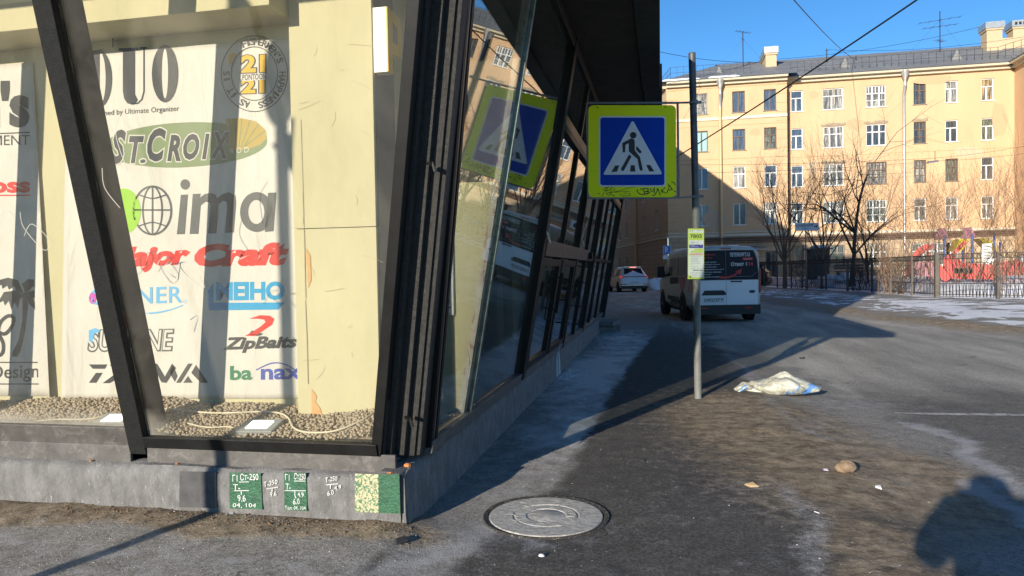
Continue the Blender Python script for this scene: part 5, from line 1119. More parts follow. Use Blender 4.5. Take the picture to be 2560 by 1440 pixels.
for px, py, s, m, nm_, lab in ((2195, 1219, .035, wpap, 'paper_scrap', 'small white paper scrap in front of the brown stone'), (2064, 1176, .03, mauv, 'wrapper', 'tiny mauve wrapper beside the brown stone'), (1354, 1394, .016, wpap, 'pebble', 'white pebble on the dark asphalt below the manhole cover'), (1879, 1214, .05, tanp, 'cardboard_scrap', 'torn tan cardboard scrap on the salted pavement'), (2005, 896, .07, darkp_, 'rubbish_scrap', 'black flattened scrap on the road beyond the sack'), (1583, 985, .05, darkp_, 'can', 'crushed dark can on the shaded pavement near the pole'), (1003, 1350, .06, darkp_, 'tar_patch', 'small black tar patch by the corner of the plinth'), (579, 1284, .045, flat('grey_plastic', (.22, .23, .25), .5), 'plastic_scrap', 'bent grey plastic scrap under the green marking of the plinth'), (495, 1278, .05, wpap, 'stick', 'pale splinter lying in the dirt along the plinth'), (2042, 1287, .02, wpap, 'cigarette_end', 'white cigarette end on the icy trail')):
    p = atz(px, py, .0); z = gz(p.x, p.y); p = atz(px, py, z); mb = MB(); a = random.Random(px).uniform(0, 3)
    c, s_ = cos(a) * s, sin(a) * s; hh = .004 if 'patch' in nm_ else s * .3
    if nm_ == 'pebble': mb = lump((p.x, p.y, z + s * .5), (s, s * .8, s * .7), 2, .2, 10, 8)
    elif nm_ in ('stick', 'cigarette_end'): mb.tube([(p.x - c, p.y - s_ * .3, z + .012), (p.x + c, p.y + s_ * .3, z + .018)], s * .14, 6)
    else: mb.hexa([(p.x - c, p.y - s_, z - .004), (p.x + s_ * .7, p.y - c * .7, z - .004), (p.x + c, p.y + s_, z - .004), (p.x - s_ * .7, p.y + c * .7, z - .004)], [(p.x - c * .9, p.y - s_ * .9, z + .007), (p.x + s_ * .6, p.y - c * .6, z + hh + .004), (p.x + c * .8, p.y + s_ * .8, z + .008), (p.x - s_ * .5, p.y + c * .5, z + hh * .7 + .004)])
    tag(mb.build(nm_, m, bevel=.001), lab, nm_.replace('_', ' '))
# grit strewn over the near pavement
mb = MB(); rg = random.Random(31)
for k in range(1500):
    if k < 750: x = rg.uniform(-3.3, -1.2); y = rg.uniform(2.9, 3.95) ** 1.0
    else: x = rg.uniform(-1.3, 2.6); y = 2.6 + rg.random() ** 1.5 * 6
    if x < -1.45 and y > 3.84: continue
    z = gz(x, y); s = rg.uniform(.0012, .0034) * (1.5 if rg.random() < .08 else 1)
    mb.lathe([(s, 0), (s * .5, s * .9)], (x, y, z), n=5, mi=0 if rg.random() < .6 else (1 if rg.random() < .85 else 2))
tag(mb.build('grit', [flat('pale_grit', (.42, .40, .37), .9), flat('brown_grit', (.20, .14, .09), .9), flat('white_grit', (.70, .69, .66), .8)], fixn=False), 'loose grit and litter crumbs scattered over the near pavement', 'grit', kind='stuff')
mb = MB()
for k in range(620):
    x = rg.uniform(-3.6, -1.25); y = rg.gauss(3.71, .07)
    if y > 3.84 or (x > -1.42 and rg.random() < .6): continue
    z = gz(x, y); s = rg.uniform(.003, .010) * (1.7 if rg.random() < .07 else 1); a = rg.uniform(0, 3)
    pts = [(x + s * rg.uniform(.7, 1.2) * cos(a + t), y + s * rg.uniform(.6, 1.1) * sin(a + t), z - s * .3) for t in (0, 1.25, 2.5, 3.8, 5.0)]
    tp = [(x + s * .5 * cos(a + t), y + s * .5 * sin(a + t), z + s * rg.uniform(.3, .7)) for t in (0, 1.25, 2.5, 3.8, 5.0)]
    mb.add(pts + tp, [(i, (i + 1) % 5, 5 + (i + 1) % 5, 5 + i) for i in range(5)] + [(5, 6, 7, 8, 9)], 0)
tag(mb.build('dirt_clods', M('brown_dirt_clods', (.15, .10, .06), .45, 70, .95, bump=.6, bscale=90), fixn=False), 'line of brown dirt clods along the foot of the front plinth', 'dirt', kind='stuff')
# ================================================================== VEHICLES
tyre = M('tyre_rubber', (.018, .018, .018), .3, 20, .85); rimm = flat('steel_rim', (.22, .22, .23), .4, .6); darkg = flat('tinted_window', (.010, .012, .015), .12, 0, .3); blackpl = flat('black_plastic', (.022, .022, .024), .55); tail = M('tail_lamp_red', (.35, .012, .012), .15, 20, .2); 
def loft(sec, mats=None):
    """sec: list of (y, [(x,z)...half outline from bottom centre to top centre])"""
    mb = MB(); n = len(sec[0][1]); vs = []
    for y, h in sec:
        for x, z in h: vs.append((x, y, z))
        for x, z in h[-2:0:-1]: vs.append((-x, y, z))
    m = 2 * n - 2
    fs = [(j * m + i, j * m + (i + 1) % m, (j + 1) * m + (i + 1) % m, (j + 1) * m + i) for j in range(len(sec) - 1) for i in range(m)]
    fs += [tuple(range(m - 1, -1, -1)), tuple(range((len(sec) - 1) * m, len(sec) * m))]
    mb.add(vs, fs); return mb
def wheel(par, x, y, r, w, side):
    mb = MB(); mb.lathe([(r * .6, -w / 2), (r * .93, -w / 2), (r, -w / 2 + .03), (r, w / 2 - .03), (r * .93, w / 2), (r * .6, w / 2)], (x, y, r), axis='x', n=28); t_ = mb.build('wheel', tyre, par, local=True, smooth=40)
    mb = MB(); mb.lathe([(r * .6, -.02), (r * .6, .03), (r * .5, .05), (r * .2, .02), (r * .16, .05), (.02, .055)] if side > 0 else [(r * .6, .02), (r * .6, -.03), (r * .5, -.05), (r * .2, -.02), (r * .16, -.05), (.02, -.055)], (x + side * (w / 2 - .05), y, r), axis='x', n=20); mb.build('rim', rimm, t_, local=True, smooth=40)
def ipol(sec, y):
    for (ya, ha), (yb, hb) in zip(sec, sec[1:]):
        if ya <= y <= yb: t_ = (y - ya) / (yb - ya); return [(a[0] + (b_[0] - a[0]) * t_, a[1] + (b_[1] - a[1]) * t_) for a, b_ in zip(ha, hb)]
def side_x(sec, y, z):
    h = ipol(sec, y)
    for (xa, za), (xb, zb) in zip(h, h[1:]):
        if za <= z <= zb and xb > .3 and zb > za: return xa + (xb - xa) * (z - za) / (zb - za)
    return h[-2][0]
def side_panel(sec, par, name, pts, mat, s=-1, off=.008):
    """polygon of (y,z) laid on the body side, cut into strips so it follows the surface"""
    mb = MB(); f = [(s * (side_x(sec, y, z) + off), y, z) for y, z in pts]; bk = [(s * (side_x(sec, y, z) - .01), y, z) for y, z in pts]; n = len(pts)
    mb.add(f + bk, [tuple(range(n))] + [(i, (i + 1) % n, n + (i + 1) % n, n + i) for i in range(n)]); return mb.build(name, mat, par, local=True)
# --- the van
vpos = atz(1728, 806, -.05); VH = radians(10.5)
sc = 1.0
fwd = Vector((-sin(VH), cos(VH), 0)); rgt = Vector((cos(VH), sin(VH), 0))
vo = Vector((vpos.x, vpos.y, -.05)) + rgt * .93 + fwd * -.15
van = thing('service_van', 'white and black wrapped service van seen from behind, parked half on the pavement', 'van', vo, VH)
vsil = M('shaded_dirty_van_paint', (.46, .46, .44), .08, 2, .35, spec=.4, c2=(.36, .35, .32), lo=.55, hi=.8); vwh = M('white_van_door', (.74, .76, .80), .04, 2, .3)  # white body paint darkened in colour for its dim side; rear doors stay white
vblack = M('black_wrap_film', (.014, .016, .026), .1, 3, .5, spec=.2); vred = M('red_wrap_film', (.38, .03, .03), .1, 3, .3); vtxt = flat('white_film', (.62, .63, .65), .4); vtr = flat('red_film', (.55, .03, .03), .4)
def vs_(zb, w, zt, wt, belt=1.12, r=.10): return [(0, zb), (w * .86, zb), (w * .985, zb + .12), (w, zb + .4), (w * .995, belt), (wt + .075, zt - r * 1.9), (wt + .02, zt - r * .8), (wt - .08, zt - .015), (0, zt + .02)]
vsec = [(0.0, vs_(.38, .905, 1.84, .79)), (.05, vs_(.34, .93, 1.88, .81)), (.35, vs_(.30, .955, 1.91, .83)), (1.5, vs_(.30, .96, 1.93, .84)), (3.0, vs_(.30, .96, 1.92, .84)), (3.55, vs_(.30, .96, 1.84, .80)), (4.05, vs_(.30, .955, 1.46, .74, 1.10)), (4.30, vs_(.30, .94, 1.20, .78, 1.06, .06)), (4.75, vs_(.30, .90, 1.08, .74, .98, .06)), (4.93, vs_(.34, .80, .86, .62, .72, .05))]
loft(vsec).build('body', vsil, van, local=True, smooth=35)
def vq(x, z, d=0.0):     # on the rear face
    return (x, -.004 - d, z)
def rear(name, pts, mat, d0, par=None, t_=.012):
    mb = MB(); mb.extr([(x, -d0, z) for x, z in pts], (0, t_, 0)); return mb.build(name, mat, par or van, local=True, bevel=.003)
for s in (-1, 1):
    up_ = [(s * .006, 1.06), (s * .86, 1.06), (s * .865, 1.2), (s * .83, 1.55), (s * .77, 1.72), (s * .72, 1.79), (s * .006, 1.80)]
    lo_ = [(s * .006, .44), (s * .84, .44), (s * .85, .6), (s * .86, 1.05), (s * .006, 1.05)]
    if s > 0: pass
    dr = rear('rear_door', lo_, vwh, .016); rear('door_window', up_, vblack, .018, dr)
    fr = [(s * .20, 1.14), (s * .70, 1.14), (s * .80, 1.24), (s * .75, 1.64), (s * .20, 1.66)]
    mb = MB(); vv, ff_ = stroke2d([(x, z) for x, z in fr[:3]], .008); mb.add([(x, -.0195, z) for x, z in vv], ff_); mb.build('window_seal', flat('seal_grey', (.25, .26, .28), .5), dr, local=True, fixn=False)
    tl = [(s * .875, .72), (s * .925, .74), (s * .93, 1.30), (s * .90, 1.36), (s * .88, 1.30)]
    rear('tail_lamp', tl, tail, .02, None, .09)
rear('rear_bumper', [(-.90, .20), (.90, .20), (.915, .30), (.91, .43), (-.91, .43), (-.915, .30)], blackpl, .03, None, .10)
for s in (-1, 1): rear('reflector', [(s * .50, .34), (s * .68, .34), (s * .68, .375), (s * .50, .375)], tail, .036)
rear('handle_strip', [(-.66, .68), (-.03, .68), (-.0, .72), (-.08, .80), (-.58, .80)], blackpl, .04, None, .03)
rear('handle', [(.12, 1.0), (.42, 1.0), (.42, 1.035), (.12, 1.035)], blackpl, .04, None, .03)
npl = rear('number_plate', [(-.62, .50), (-.06, .50), (-.06, .625), (-.62, .625)], flat('plate_white', (.66, .67, .68), .4), .035, None, .012)
mb = MB(); text_fit(mb, 'А992ХР', lambda u, v: (-.60 + .385 * u, -.0375, .515 + .088 * v), 0, .01); text_fit(mb, '198', lambda u, v: (-.195 + .115 * u, -.0375, .545 + .062 * v), 0, .01)
vv, ff_ = stroke2d([(-.207, .505), (-.207, .62)], .006); mb.add([(x, -.0375, z) for x, z in vv], ff_); text_fit(mb, 'RUS', lambda u, v: (-.17 + .06 * u, -.0375, .512 + .02 * v), 0)
mb.build('plate_lettering', blk, npl, local=True, fixn=False)
mb = MB(); text_fit(mb, 'ПЕТЕРБУРГГАЗ', lambda u, v: (.11 + .53 * u, -.0205, 1.635 + .10 * v), 0, .03); text_fit(mb, 'Ответ 1', lambda u, v: (.13 + .42 * u, -.0205, 1.40 + .10 * v), 0, .025); text_fit(mb, '04', lambda u, v: (.57 + .15 * u, -.0205, 1.40 + .10 * v), 1, .025)
mb.add([(x, -.0205, z) for x, z in ((.44, 1.545), (.70, 1.545), (.72, 1.575), (.70, 1.61), (.44, 1.61))], [(0, 1, 2, 3, 4)], 1); text_fit(mb, 'Линия 104', lambda u, v: (.48 + .19 * u, -.0215, 1.56 + .03 * v), 0)
for i, (s_, w_) in enumerate((('Пахнет газом?', .36), ('Проверить газовое', .46), ('оборудование?', .38), ('Газифицировать дом?', .56), ('Безопасно заменить', .50), ('технику?', .22), ('Получить справку', .44))): text_fit(mb, s_, lambda u, v, i=i, w_=w_: (-.62 + w_ * u, -.0205, 1.49 - .062 * i + .038 * v), 0, .006)
text_fit(mb, 'Вопросы', lambda u, v: (-.62 + .34 * u, -.0205, 1.66 + .065 * v), 1, .01); text_fit(mb, 'по газу', lambda u, v: (-.62 + .26 * u, -.0205, 1.58 + .05 * v), 1, .01)
vv, ff_ = stroke2d(bez([(-.18, 1.13), (.02, 1.12), (.18, 1.16), (.34, 1.25)], 6), [.05] * 6 + [.04] * 6 + [.035] * 7); mb.add([(x, -.0205, z) for x, z in vv], ff_, 1); mb.add([(x, -.0205, z) for x, z in ((.25, 1.26), (.42, 1.33), (.38, 1.18))], [(0, 1, 2)], 1)
mb.build('wrap_lettering', [vtxt, vtr], van, local=True, fixn=False)
mb = MB(); mb.lathe([(1, 0), (.85, .006)], (0, 0, 0), axis='y', n=20); mb.v = [(.69 + .085 * x, -.018 - abs(y), .76 + .04 * z) for x, y, z in mb.v]; mb.build('emblem', flat('emblem_navy', (.02, .03, .07), .3), van, local=True)
rear('brake_lamp', [(-.14, 1.83), (.14, 1.83), (.14, 1.86), (-.14, 1.86)], tail, .012)
for s in (-1, 1):
    side_panel(vsec, van, 'side_window', [(.55, 1.18), (1.55, 1.17), (1.55, 1.66), (.62, 1.66)], darkg, s); side_panel(vsec, van, 'side_window', [(1.62, 1.17), (2.65, 1.15), (2.65, 1.66), (1.62, 1.66)], darkg, s); side_panel(vsec, van, 'side_window', [(2.74, 1.15), (3.75, 1.14), (3.45, 1.60), (2.74, 1.64)], darkg, s)
    side_panel(vsec, van, 'red_wrap', [(.25, .78), (1.0, .60), (1.55, 1.14), (.50, 1.15), (.25, 1.3)], vred, s, .005); side_panel(vsec, van, 'black_wrap', [(1.1, .42), (2.7, .42), (2.75, 1.12), (1.6, 1.13)], vblack, s, .005)
    side_panel(vsec, van, 'rub_strip', [(1.5, .48), (3.1, .48), (3.1, .60), (1.5, .60)], blackpl, s, .016)
    side_panel(vsec, van, 'sill_trim', [(.2, .32), (4.6, .32), (4.6, .42), (.2, .42)], blackpl, s, .012)
    mb = MB(); mb.lathe([(.40, -.015), (.40, .02)], (s * .952, .98, .36), axis='x', n=28); mb.build('wheel_arch', blackpl, van, local=True); mb = MB(); mb.lathe([(.40, -.015), (.40, .02)], (s * .95, 3.95, .36), axis='x', n=28); mb.build('wheel_arch', blackpl, van, local=True)
    wheel(van, s * .87, .98, .335, .23, s); wheel(van, s * .87, 3.95, .335, .23, s)
    mb = MB(); mb.box(s * .98 - (.02 if s > 0 else .2), s * .98 + (.2 if s > 0 else .02), 3.55, 3.68, 1.10, 1.44); mb.bar((s * .93, 3.65, 1.15), (s * 1.02, 3.62, 1.18), .06, .08); mb.build('wing_mirror', blackpl, van, local=True, bevel=.04)
mb = MB(); mb.add([(-.72, 3.62, 1.80), (.72, 3.62, 1.80), (.80, 4.22, 1.26), (-.80, 4.22, 1.26)], [(0, 1, 2, 3)]); mb.v = [(x, y + .03, z + .03) for x, y, z in mb.v]; mb.build('windscreen', darkg, van, local=True)
mb = MB(); mb.box(-.8, .8, .2, 4.6, .20, .34); mb.build('underbody', blackpl, van, local=True)
van.scale = (1.02, 1.02, 1.10)
# --- the white car driving away
def cs(zb, w, zt, wt, belt, r=.06): return [(0, zb), (w * .85, zb), (w * .97, zb + .1), (w, zb + .3), (w * .98, belt), (wt + .05, zt - r * 2), (wt, zt - r), (wt - .10, zt - .01), (0, zt + .015)]
csec = [(0, cs(.40, .80, .98, .70, .90, .03)), (.06, cs(.34, .89, 1.05, .76, .98, .03)), (.25, cs(.28, .92, 1.22, .70, 1.02, .05)), (.62, cs(.26, .93, 1.60, .62, 1.02)), (1.2, cs(.26, .935, 1.67, .63, 1.0)), (2.2, cs(.26, .935, 1.66, .63, .98)), (2.75, cs(.26, .93, 1.52, .62, .98)), (3.45, cs(.26, .93, 1.08, .72, .98, .04)), (4.2, cs(.28, .89, .98, .70, .90, .04)), (4.42, cs(.36, .74, .78, .6, .70, .03))]
suvw = M('white_car_paint', (.60, .63, .67), .04, 2, .25)
def make_car(name, lab, pos, rz, paint, lit):
    c = thing(name, lab, 'car', pos, rz)
    loft(csec).build('body', paint, c, local=True, smooth=35)
    mb = MB(); mb.add([(-.66, .20, 1.10), (.66, .20, 1.10), (.56, .57, 1.52), (-.56, .57, 1.52)], [(0, 1, 2, 3)]); mb.v = [(x, y - .035, z + .02) for x, y, z in mb.v]; mb.build('rear_window', darkg, c, local=True)
    mb = MB(); mb.hexa([(-.58, .42, 1.60), (.58, .42, 1.60), (.58, .75, 1.64), (-.58, .75, 1.64)], [(-.56, .42, 1.64), (.56, .42, 1.64), (.58, .75, 1.69), (-.58, .75, 1.69)]); mb.build('roof_spoiler', paint, c, local=True, bevel=.01)
    if lit: mb = MB(); mb.box(-.20, .20, .405, .43, 1.605, 1.65); mb.build('brake_lamp', M('lit_brake_lamp', (1, .22, .14), .02, 5, .3, emit=1.6), c, local=True)
    mb = MB(); mb.box(-.80, .80, -.015, .05, .995, 1.045); mb.build('lamp_bar', flat('dark_lamp_bar', (.06, .012, .012), .2), c, local=True)
    for s in (-1, 1):
        mb = MB(); mb.hexa([(s * .48, .0, .93), (s * .90, .05, .93), (s * .95, .28, .99), (s * .60, .03, .98)], [(s * .48, .0, 1.03), (s * .88, .08, 1.04), (s * .93, .30, 1.07), (s * .60, .03, 1.05)]); mb.build('tail_lamp', M('lit_tail_lamp', (.75, .03, .03), .05, 5, .25, emit=.35) if lit else tail, c, local=True)
        side_panel(csec, c, 'side_window', [(.75, 1.08), (1.55, 1.06), (1.55, 1.50), (.95, 1.50)], darkg, s); side_panel(csec, c, 'side_window', [(1.62, 1.06), (2.95, 1.04), (2.55, 1.42), (1.62, 1.50)], darkg, s)
        wheel(c, s * .84, .85, .34, .22, s); wheel(c, s * .84, 3.5, .34, .22, s)
        mb = MB(); mb.lathe([(.40, -.02), (.40, .018)], (s * .918, .85, .36), axis='x', n=24); mb.build('wheel_arch', blackpl, c, local=True); mb = MB(); mb.lathe([(.40, -.02), (.40, .018)], (s * .905, 3.5, .36), axis='x', n=24); mb.build('wheel_arch', blackpl, c, local=True)
        mb = MB(); mb.box(s * .97 - .09, s * .97 + .09, 2.75, 2.86, 1.02, 1.16); mb.build('wing_mirror', blackpl, c, local=True, bevel=.03)
        mb = MB(); mb.box(s * .72 - .16, s * .72 + .16, -.012, .06, .50, .545); mb.build('reflector', flat('dark_vent', (.05, .02, .02)), c, local=True)
    mb = MB(); mb.box(-.86, .86, -.02, .2, .24, .46); mb.build('rear_bumper', blackpl, c, local=True, bevel=.03)
    mb = MB(); mb.box(-.27, .27, -.02, .02, .60, .71); mb.build('number_plate', flat('plate_grey', (.45, .46, .47), .5), c, local=True)
    mb = MB(); mb.box(-.85, .85, -.03, .02, .455, .485); mb.build('chrome_strip', flat('chrome_strip', (.6, .6, .6), .2, .8), c, local=True)
    return c
cp = atz(1587, 731, -.05)
make_car('white_car', 'white hatchback car driving away with its brake light lit', (cp.x, cp.y, -.05), radians(16), suvw, True)
dk = M('dark_car_paint', (.02, .022, .025), .2, 3, .25)
cp = atd(1925, 700, 55); make_car('parked_car', 'dark car parked behind the railings left of the trees', (cp.x, cp.y, .02), radians(70), dk, False)
# ================================================================== PARK: fence, trees, shrubs, play ground
iron = M('dark_fence_iron', (.035, .033, .030), .3, 6, .6); ironp = M('weathered_fence_post', (.12, .105, .085), .3, 6, .7)
def run(pts, step):
    out = []; 
    for (ax, ay), (bx, by) in zip(pts, pts[1:]):
        L = math.hypot(bx - ax, by - ay); n = max(1, round(L / step)); out += [(ax + (bx - ax) * k / n, ay + (by - ay) * k / n) for k in range(n)]
    return out + [pts[-1]]
def fence(name, lab, pts, step, H=1.78, fat=()):
    P_ = run(pts, step); z0 = gz(*P_[0]); f = thing(name, lab, 'fence', (P_[0][0], P_[0][1], z0))
    for k, (x, y) in enumerate(P_):
        w = .085 if k in fat else .055; z = gz(x, y); mb = MB(); mb.box(x - w, x + w, y - w, y + w, z - .1, z + H + (.12 if k in fat else .06)); mb.build('fence_post', ironp, f)
    for a, c in zip(P_, P_[1:]):
        A, B = Vector((*a, gz(*a) + .06)), Vector((*c, gz(*c) + .06)); d = (B - A); L = d.length; d.normalize(); n = max(2, int(L / .135)); mb = MB(); U = Vector((0, 0, 1))
        for z in (.08, .55, H - .22, H - .02): mb.bar(A + U * z, B + U * z, .03, .035)
        for k in range(1, n):
            p = A + d * (L * k / n); mb.bar(p + U * .02, p + U * (H + (.0 if k % 2 else .0)), .016, .016)
        for k in range(n):
            p = A + d * (L * (k + .5) / n); r_ = .055
            pt = [p + U * (H - .12) + d * (r_ * .7 * cos(t)) + U * (.095 * sin(t)) for t in np.linspace(0, 2 * pi, 9)]; mb.tube(pt, .010, 4, cap=False)
            if k % 2 == 0:
                pt = [p + U * .10 + d * (-.05)] + [p + U * (.42) + d * (.05 * cos(t)) + U * (.07 * sin(t)) for t in np.linspace(pi, 0, 6)] + [p + U * .10 + d * .05]; mb.tube(pt, .009, 4)
        mb.build('fence_panel', iron, f)
    return f
fence('iron_fence', 'long dark iron railing receding beside the road in front of the bare trees', FEN, 2.6)
fence('iron_fence', 'brown iron railing in front of the red play train, thickest posts', FEN2, 2.2, 1.82, (0, 4))
mb = MB(); c = Vector((14.0, 32.2, 0)); p = atp(2467, 632, c, (-.55, -.83, 0)); mb.extr([p + Vector((-.14, .1, -.38)), p + Vector((.14, -.09, -.38)), p + Vector((.14, -.09, .38)), p + Vector((-.14, .1, .38))], (.02, .03, 0)); 
for k in range(5): zz = p.z + .25 - .12 * k; mb.extr([Vector((p.x - .10, p.y + .06, zz)), Vector((p.x + .10, p.y - .075, zz)), Vector((p.x + .10, p.y - .075, zz + .02)), Vector((p.x - .10, p.y + .06, zz + .02))], (-.006, -.009, 0), 1)
tag(mb.build('notice', [flat('notice_paper', (.6, .6, .57)), flat('notice_print', (.2, .2, .2))]), 'small white notice sheet hung on the brown railing', 'notice')
# bare trees
barkd = M('dark_bark', (.10, .078, .06), .35, 8, .9, bump=.5, bscale=25); barkm = M('brown_bark', (.15, .112, .082), .3, 8, .9, bump=.4, bscale=25); twm = M('reddish_twigs', (.20, .125, .08), .3, 5, .9)
def grow(mb, rg, p, d, L, r, lev, maxl, spread, upb, fork, seglen=4):
    pts = [p]; rs = [r]; n = seglen
    for k in range(n):
        d = (d + Vector((rg.gauss(0, .10), rg.gauss(0, .10), rg.gauss(0, .07) + upb * .08))).normalized()
        p = p + d * (L / n); pts.append(p); rs.append(max(.004, r * (1 - .45 * (k + 1) / n)))
    mb[min(lev, len(mb) - 1)].tube(pts, rs, 6 if lev < 2 else (4 if lev < 3 else 3), cap=lev < 2)
    if lev >= maxl: return
    nb = fork[min(lev, len(fork) - 1)]
    for k in range(nb):
        t = rg.uniform(.35, 1.0) if k else 1.0; i = min(n, max(1, int(round(t * n)))); q = pts[i]
        ax = d.orthogonal().normalized(); ax.rotate(Matrix.Rotation(rg.uniform(0, 2 * pi), 3, d))
        an = rg.uniform(.35, 1.0) * spread * (.45 if k == 0 else 1); d2 = d.copy(); d2.rotate(Matrix.Rotation(an, 3, ax)); d2 = (d2 + Vector((0, 0, upb * .35))).normalized()
        grow(mb, rg, q, d2, L * rg.uniform(.58, .82), rs[i] * rg.uniform(.5, .72) if k else rs[i] * .85, lev + 1, maxl, spread, upb, fork, seglen)
def tree(name, lab, pos, H, r, seed, lean=(0, 0), stems=1, bark=barkm, fork=(5, 4, 4, 3, 2), spread=.75, upb=.5, trunk=.35, maxl=4, tw=None):
    z = gz(pos[0], pos[1]) if pos[1] < 66 else 0; t_ = thing(name, lab, 'tree', (pos[0], pos[1], z), group='bare trees in the park'); rg = random.Random(seed); tr, cr = MB(), MB()
    base = Vector((pos[0], pos[1], z - .1)); hd = H * trunk
    if stems == 1:
        p = base; pts = [p]; rs = [r * 1.25]
        for k in range(5): p = p + Vector((lean[0] * hd / 5 + rg.gauss(0, .03), lean[1] * hd / 5, (hd + .1) / 5)); pts.append(p); rs.append(r * (1 - .25 * (k + 1) / 5))
        tr.tube(pts, rs, 9); tips = [(pts[-1], Vector((lean[0], lean[1], 1)).normalized(), r * .75)]
        nb = fork[0]
        for k in range(nb):
            q = pts[rg.choice([3, 4, 5, 5])]; a = 2 * pi * (k + rg.uniform(-.3, .3)) / nb; s_ = rg.uniform(.6, 1.0) * spread
            d = Vector((cos(a) * s_, sin(a) * s_, 1)).normalized(); grow([cr], rg, q, d, H * (1 - trunk) * rg.uniform(.38, .5), r * rg.uniform(.42, .6), 1, maxl, spread, upb, fork)
        grow([cr], rg, pts[-1], Vector((lean[0], lean[1], 1)).normalized(), H * (1 - trunk) * .5, r * .7, 1, maxl, spread * .8, upb, fork)
    else:
        tr.tube([base, base + Vector((0, 0, hd))], [r * 1.3, r], 9)
        for k in range(stems):
            a = 2 * pi * (k + rg.uniform(-.3, .3)) / stems; s_ = rg.uniform(.2, .6) * spread
            grow([cr], rg, base + Vector((0, 0, hd * rg.uniform(.7, 1))), Vector((cos(a) * s_, sin(a) * s_, 1)).normalized(), H * rg.uniform(.36, .46), r * rg.uniform(.4, .6), 1, maxl, spread * .7, upb, fork)
    tr.build('trunk', bark, t_, smooth=60); cr.build('crown', tw or bark, t_, fixn=False, smooth=60); return t_
def gpos_(px, py, D): p = atd(px, py, D); return (p.x, p.y)
tree('bare_tree', 'dark leaning bare tree with a wide crown, largest of the park', gpos_(2128, 700, 43), 10.4, .13, 5, lean=(.12, 0), bark=barkd, trunk=.30, spread=1.5, fork=(6, 5, 4, 4, 2), upb=.12)
tree('bare_tree', 'slim upright bare tree left of the dark leaning one', gpos_(2055, 700, 45), 8.6, .08, 9, bark=barkm, trunk=.25, spread=.75, upb=.6, fork=(7, 4, 4, 4, 2))
tree('bare_tree', 'many stemmed pale bare tree behind the van roof end', gpos_(1962, 700, 48), 7.6, .115, 13, bark=barkm, trunk=.26, stems=9, spread=1.05, upb=.55, fork=(9, 4, 4, 3, 2), maxl=4)
tree('bare_tree', 'thin young bare tree between the slim one and the dark leaning one', gpos_(2073, 700, 47), 5.0, .06, 17, trunk=.3, spread=.6, fork=(4, 3, 3, 2))
tree('bare_tree', 'small forked bare tree just right of the dark leaning one', gpos_(2168, 700, 42), 5.6, .075, 23, trunk=.16, bark=barkd, spread=.95, fork=(5, 4, 3, 3, 2))
def shrub(lab, pos, H, n, seed, W=1.2, twm_=twm, maxl=3, fork=(3, 3, 3, 2)):
    z = gz(*pos); s = thing('bare_shrub', lab, 'shrub', (pos[0], pos[1], z), group='bare shrubs behind the railing'); rg = random.Random(seed); st, tw = MB(), MB()
    for k in range(n):
        a = rg.uniform(0, 2 * pi); sp = rg.uniform(.1, .55); b0 = Vector((pos[0] + rg.gauss(0, .22 * W), pos[1] + rg.gauss(0, .22 * W), z - .05)); d = Vector((cos(a) * sp, sin(a) * sp, 1)).normalized()
        grow([st, st, tw], rg, b0, d, H * rg.uniform(.38, .55), rg.uniform(.014, .026), 0, maxl, .62, .25, fork)
    st.build('stems', twm_, s, fixn=False); tw.build('twigs', twm_, s, fixn=False)
for k, (px, D, H, n, W) in enumerate(((2235, 39, 5.0, 14, 1.5), (2290, 37, 4.2, 12, 1.4), (2345, 38, 5.2, 12, 1.5), (2395, 36, 5.3, 13, 1.5), (2450, 35, 6.0, 14, 1.6), (2500, 34, 5.6, 13, 1.5), (2550, 33, 6.0, 14, 1.6), (2610, 32, 5.6, 12, 1.5), (2215, 36.5, 2.3, 20, 1.6), (2262, 35.5, 2.0, 16, 1.4))):
    labs = ('tall reddish bare shrub right of the drainpipe behind the railing', 'lower bare shrub between the tall ones near the drainpipe', 'tall bare shrub at the left end of the red play train', 'bare shrub in front of the yellow play roof', 'tallest bare shrub behind the white notice', 'bare shrub in front of the second yellow play roof', 'dense bare shrub at the right edge of the picture', 'bare shrub partly cut by the right edge of the picture', 'low dense thicket of sunlit stems by the first sunlit railing post', 'low sunlit thicket beside the thick railing post')
    shrub(labs[k], gpos_(px, 690, D), H, max(8, int(n * .75)), 100 + k, W)
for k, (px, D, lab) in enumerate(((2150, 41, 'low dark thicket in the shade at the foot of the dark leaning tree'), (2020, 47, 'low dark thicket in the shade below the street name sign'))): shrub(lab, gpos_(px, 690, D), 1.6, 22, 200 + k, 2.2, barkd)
# ivy-grown post by the right edge
mb = MB(); rg = random.Random(77); p0 = Vector((*FEN2[1], gz(*FEN2[1])))
for k in range(130):
    a = rg.uniform(0, 6.28); p = p0 + Vector((rg.gauss(0, .16) + max(0, rg.gauss(0, .7)), rg.gauss(0, .12) - .2 * 0, rg.uniform(.9, 2.1))); q = p + Vector((rg.gauss(0, .3), rg.gauss(0, .2), rg.gauss(-.1, .35))); m_ = (p + q) / 2 + Vector((0, 0, .08)); mb.tube([p, m_, q], [.012, .010, .006], 4)
tag(mb.build('creeper', twm, fixn=False), 'tangle of dry creeper stems over the railing post near the right edge', 'creeper')
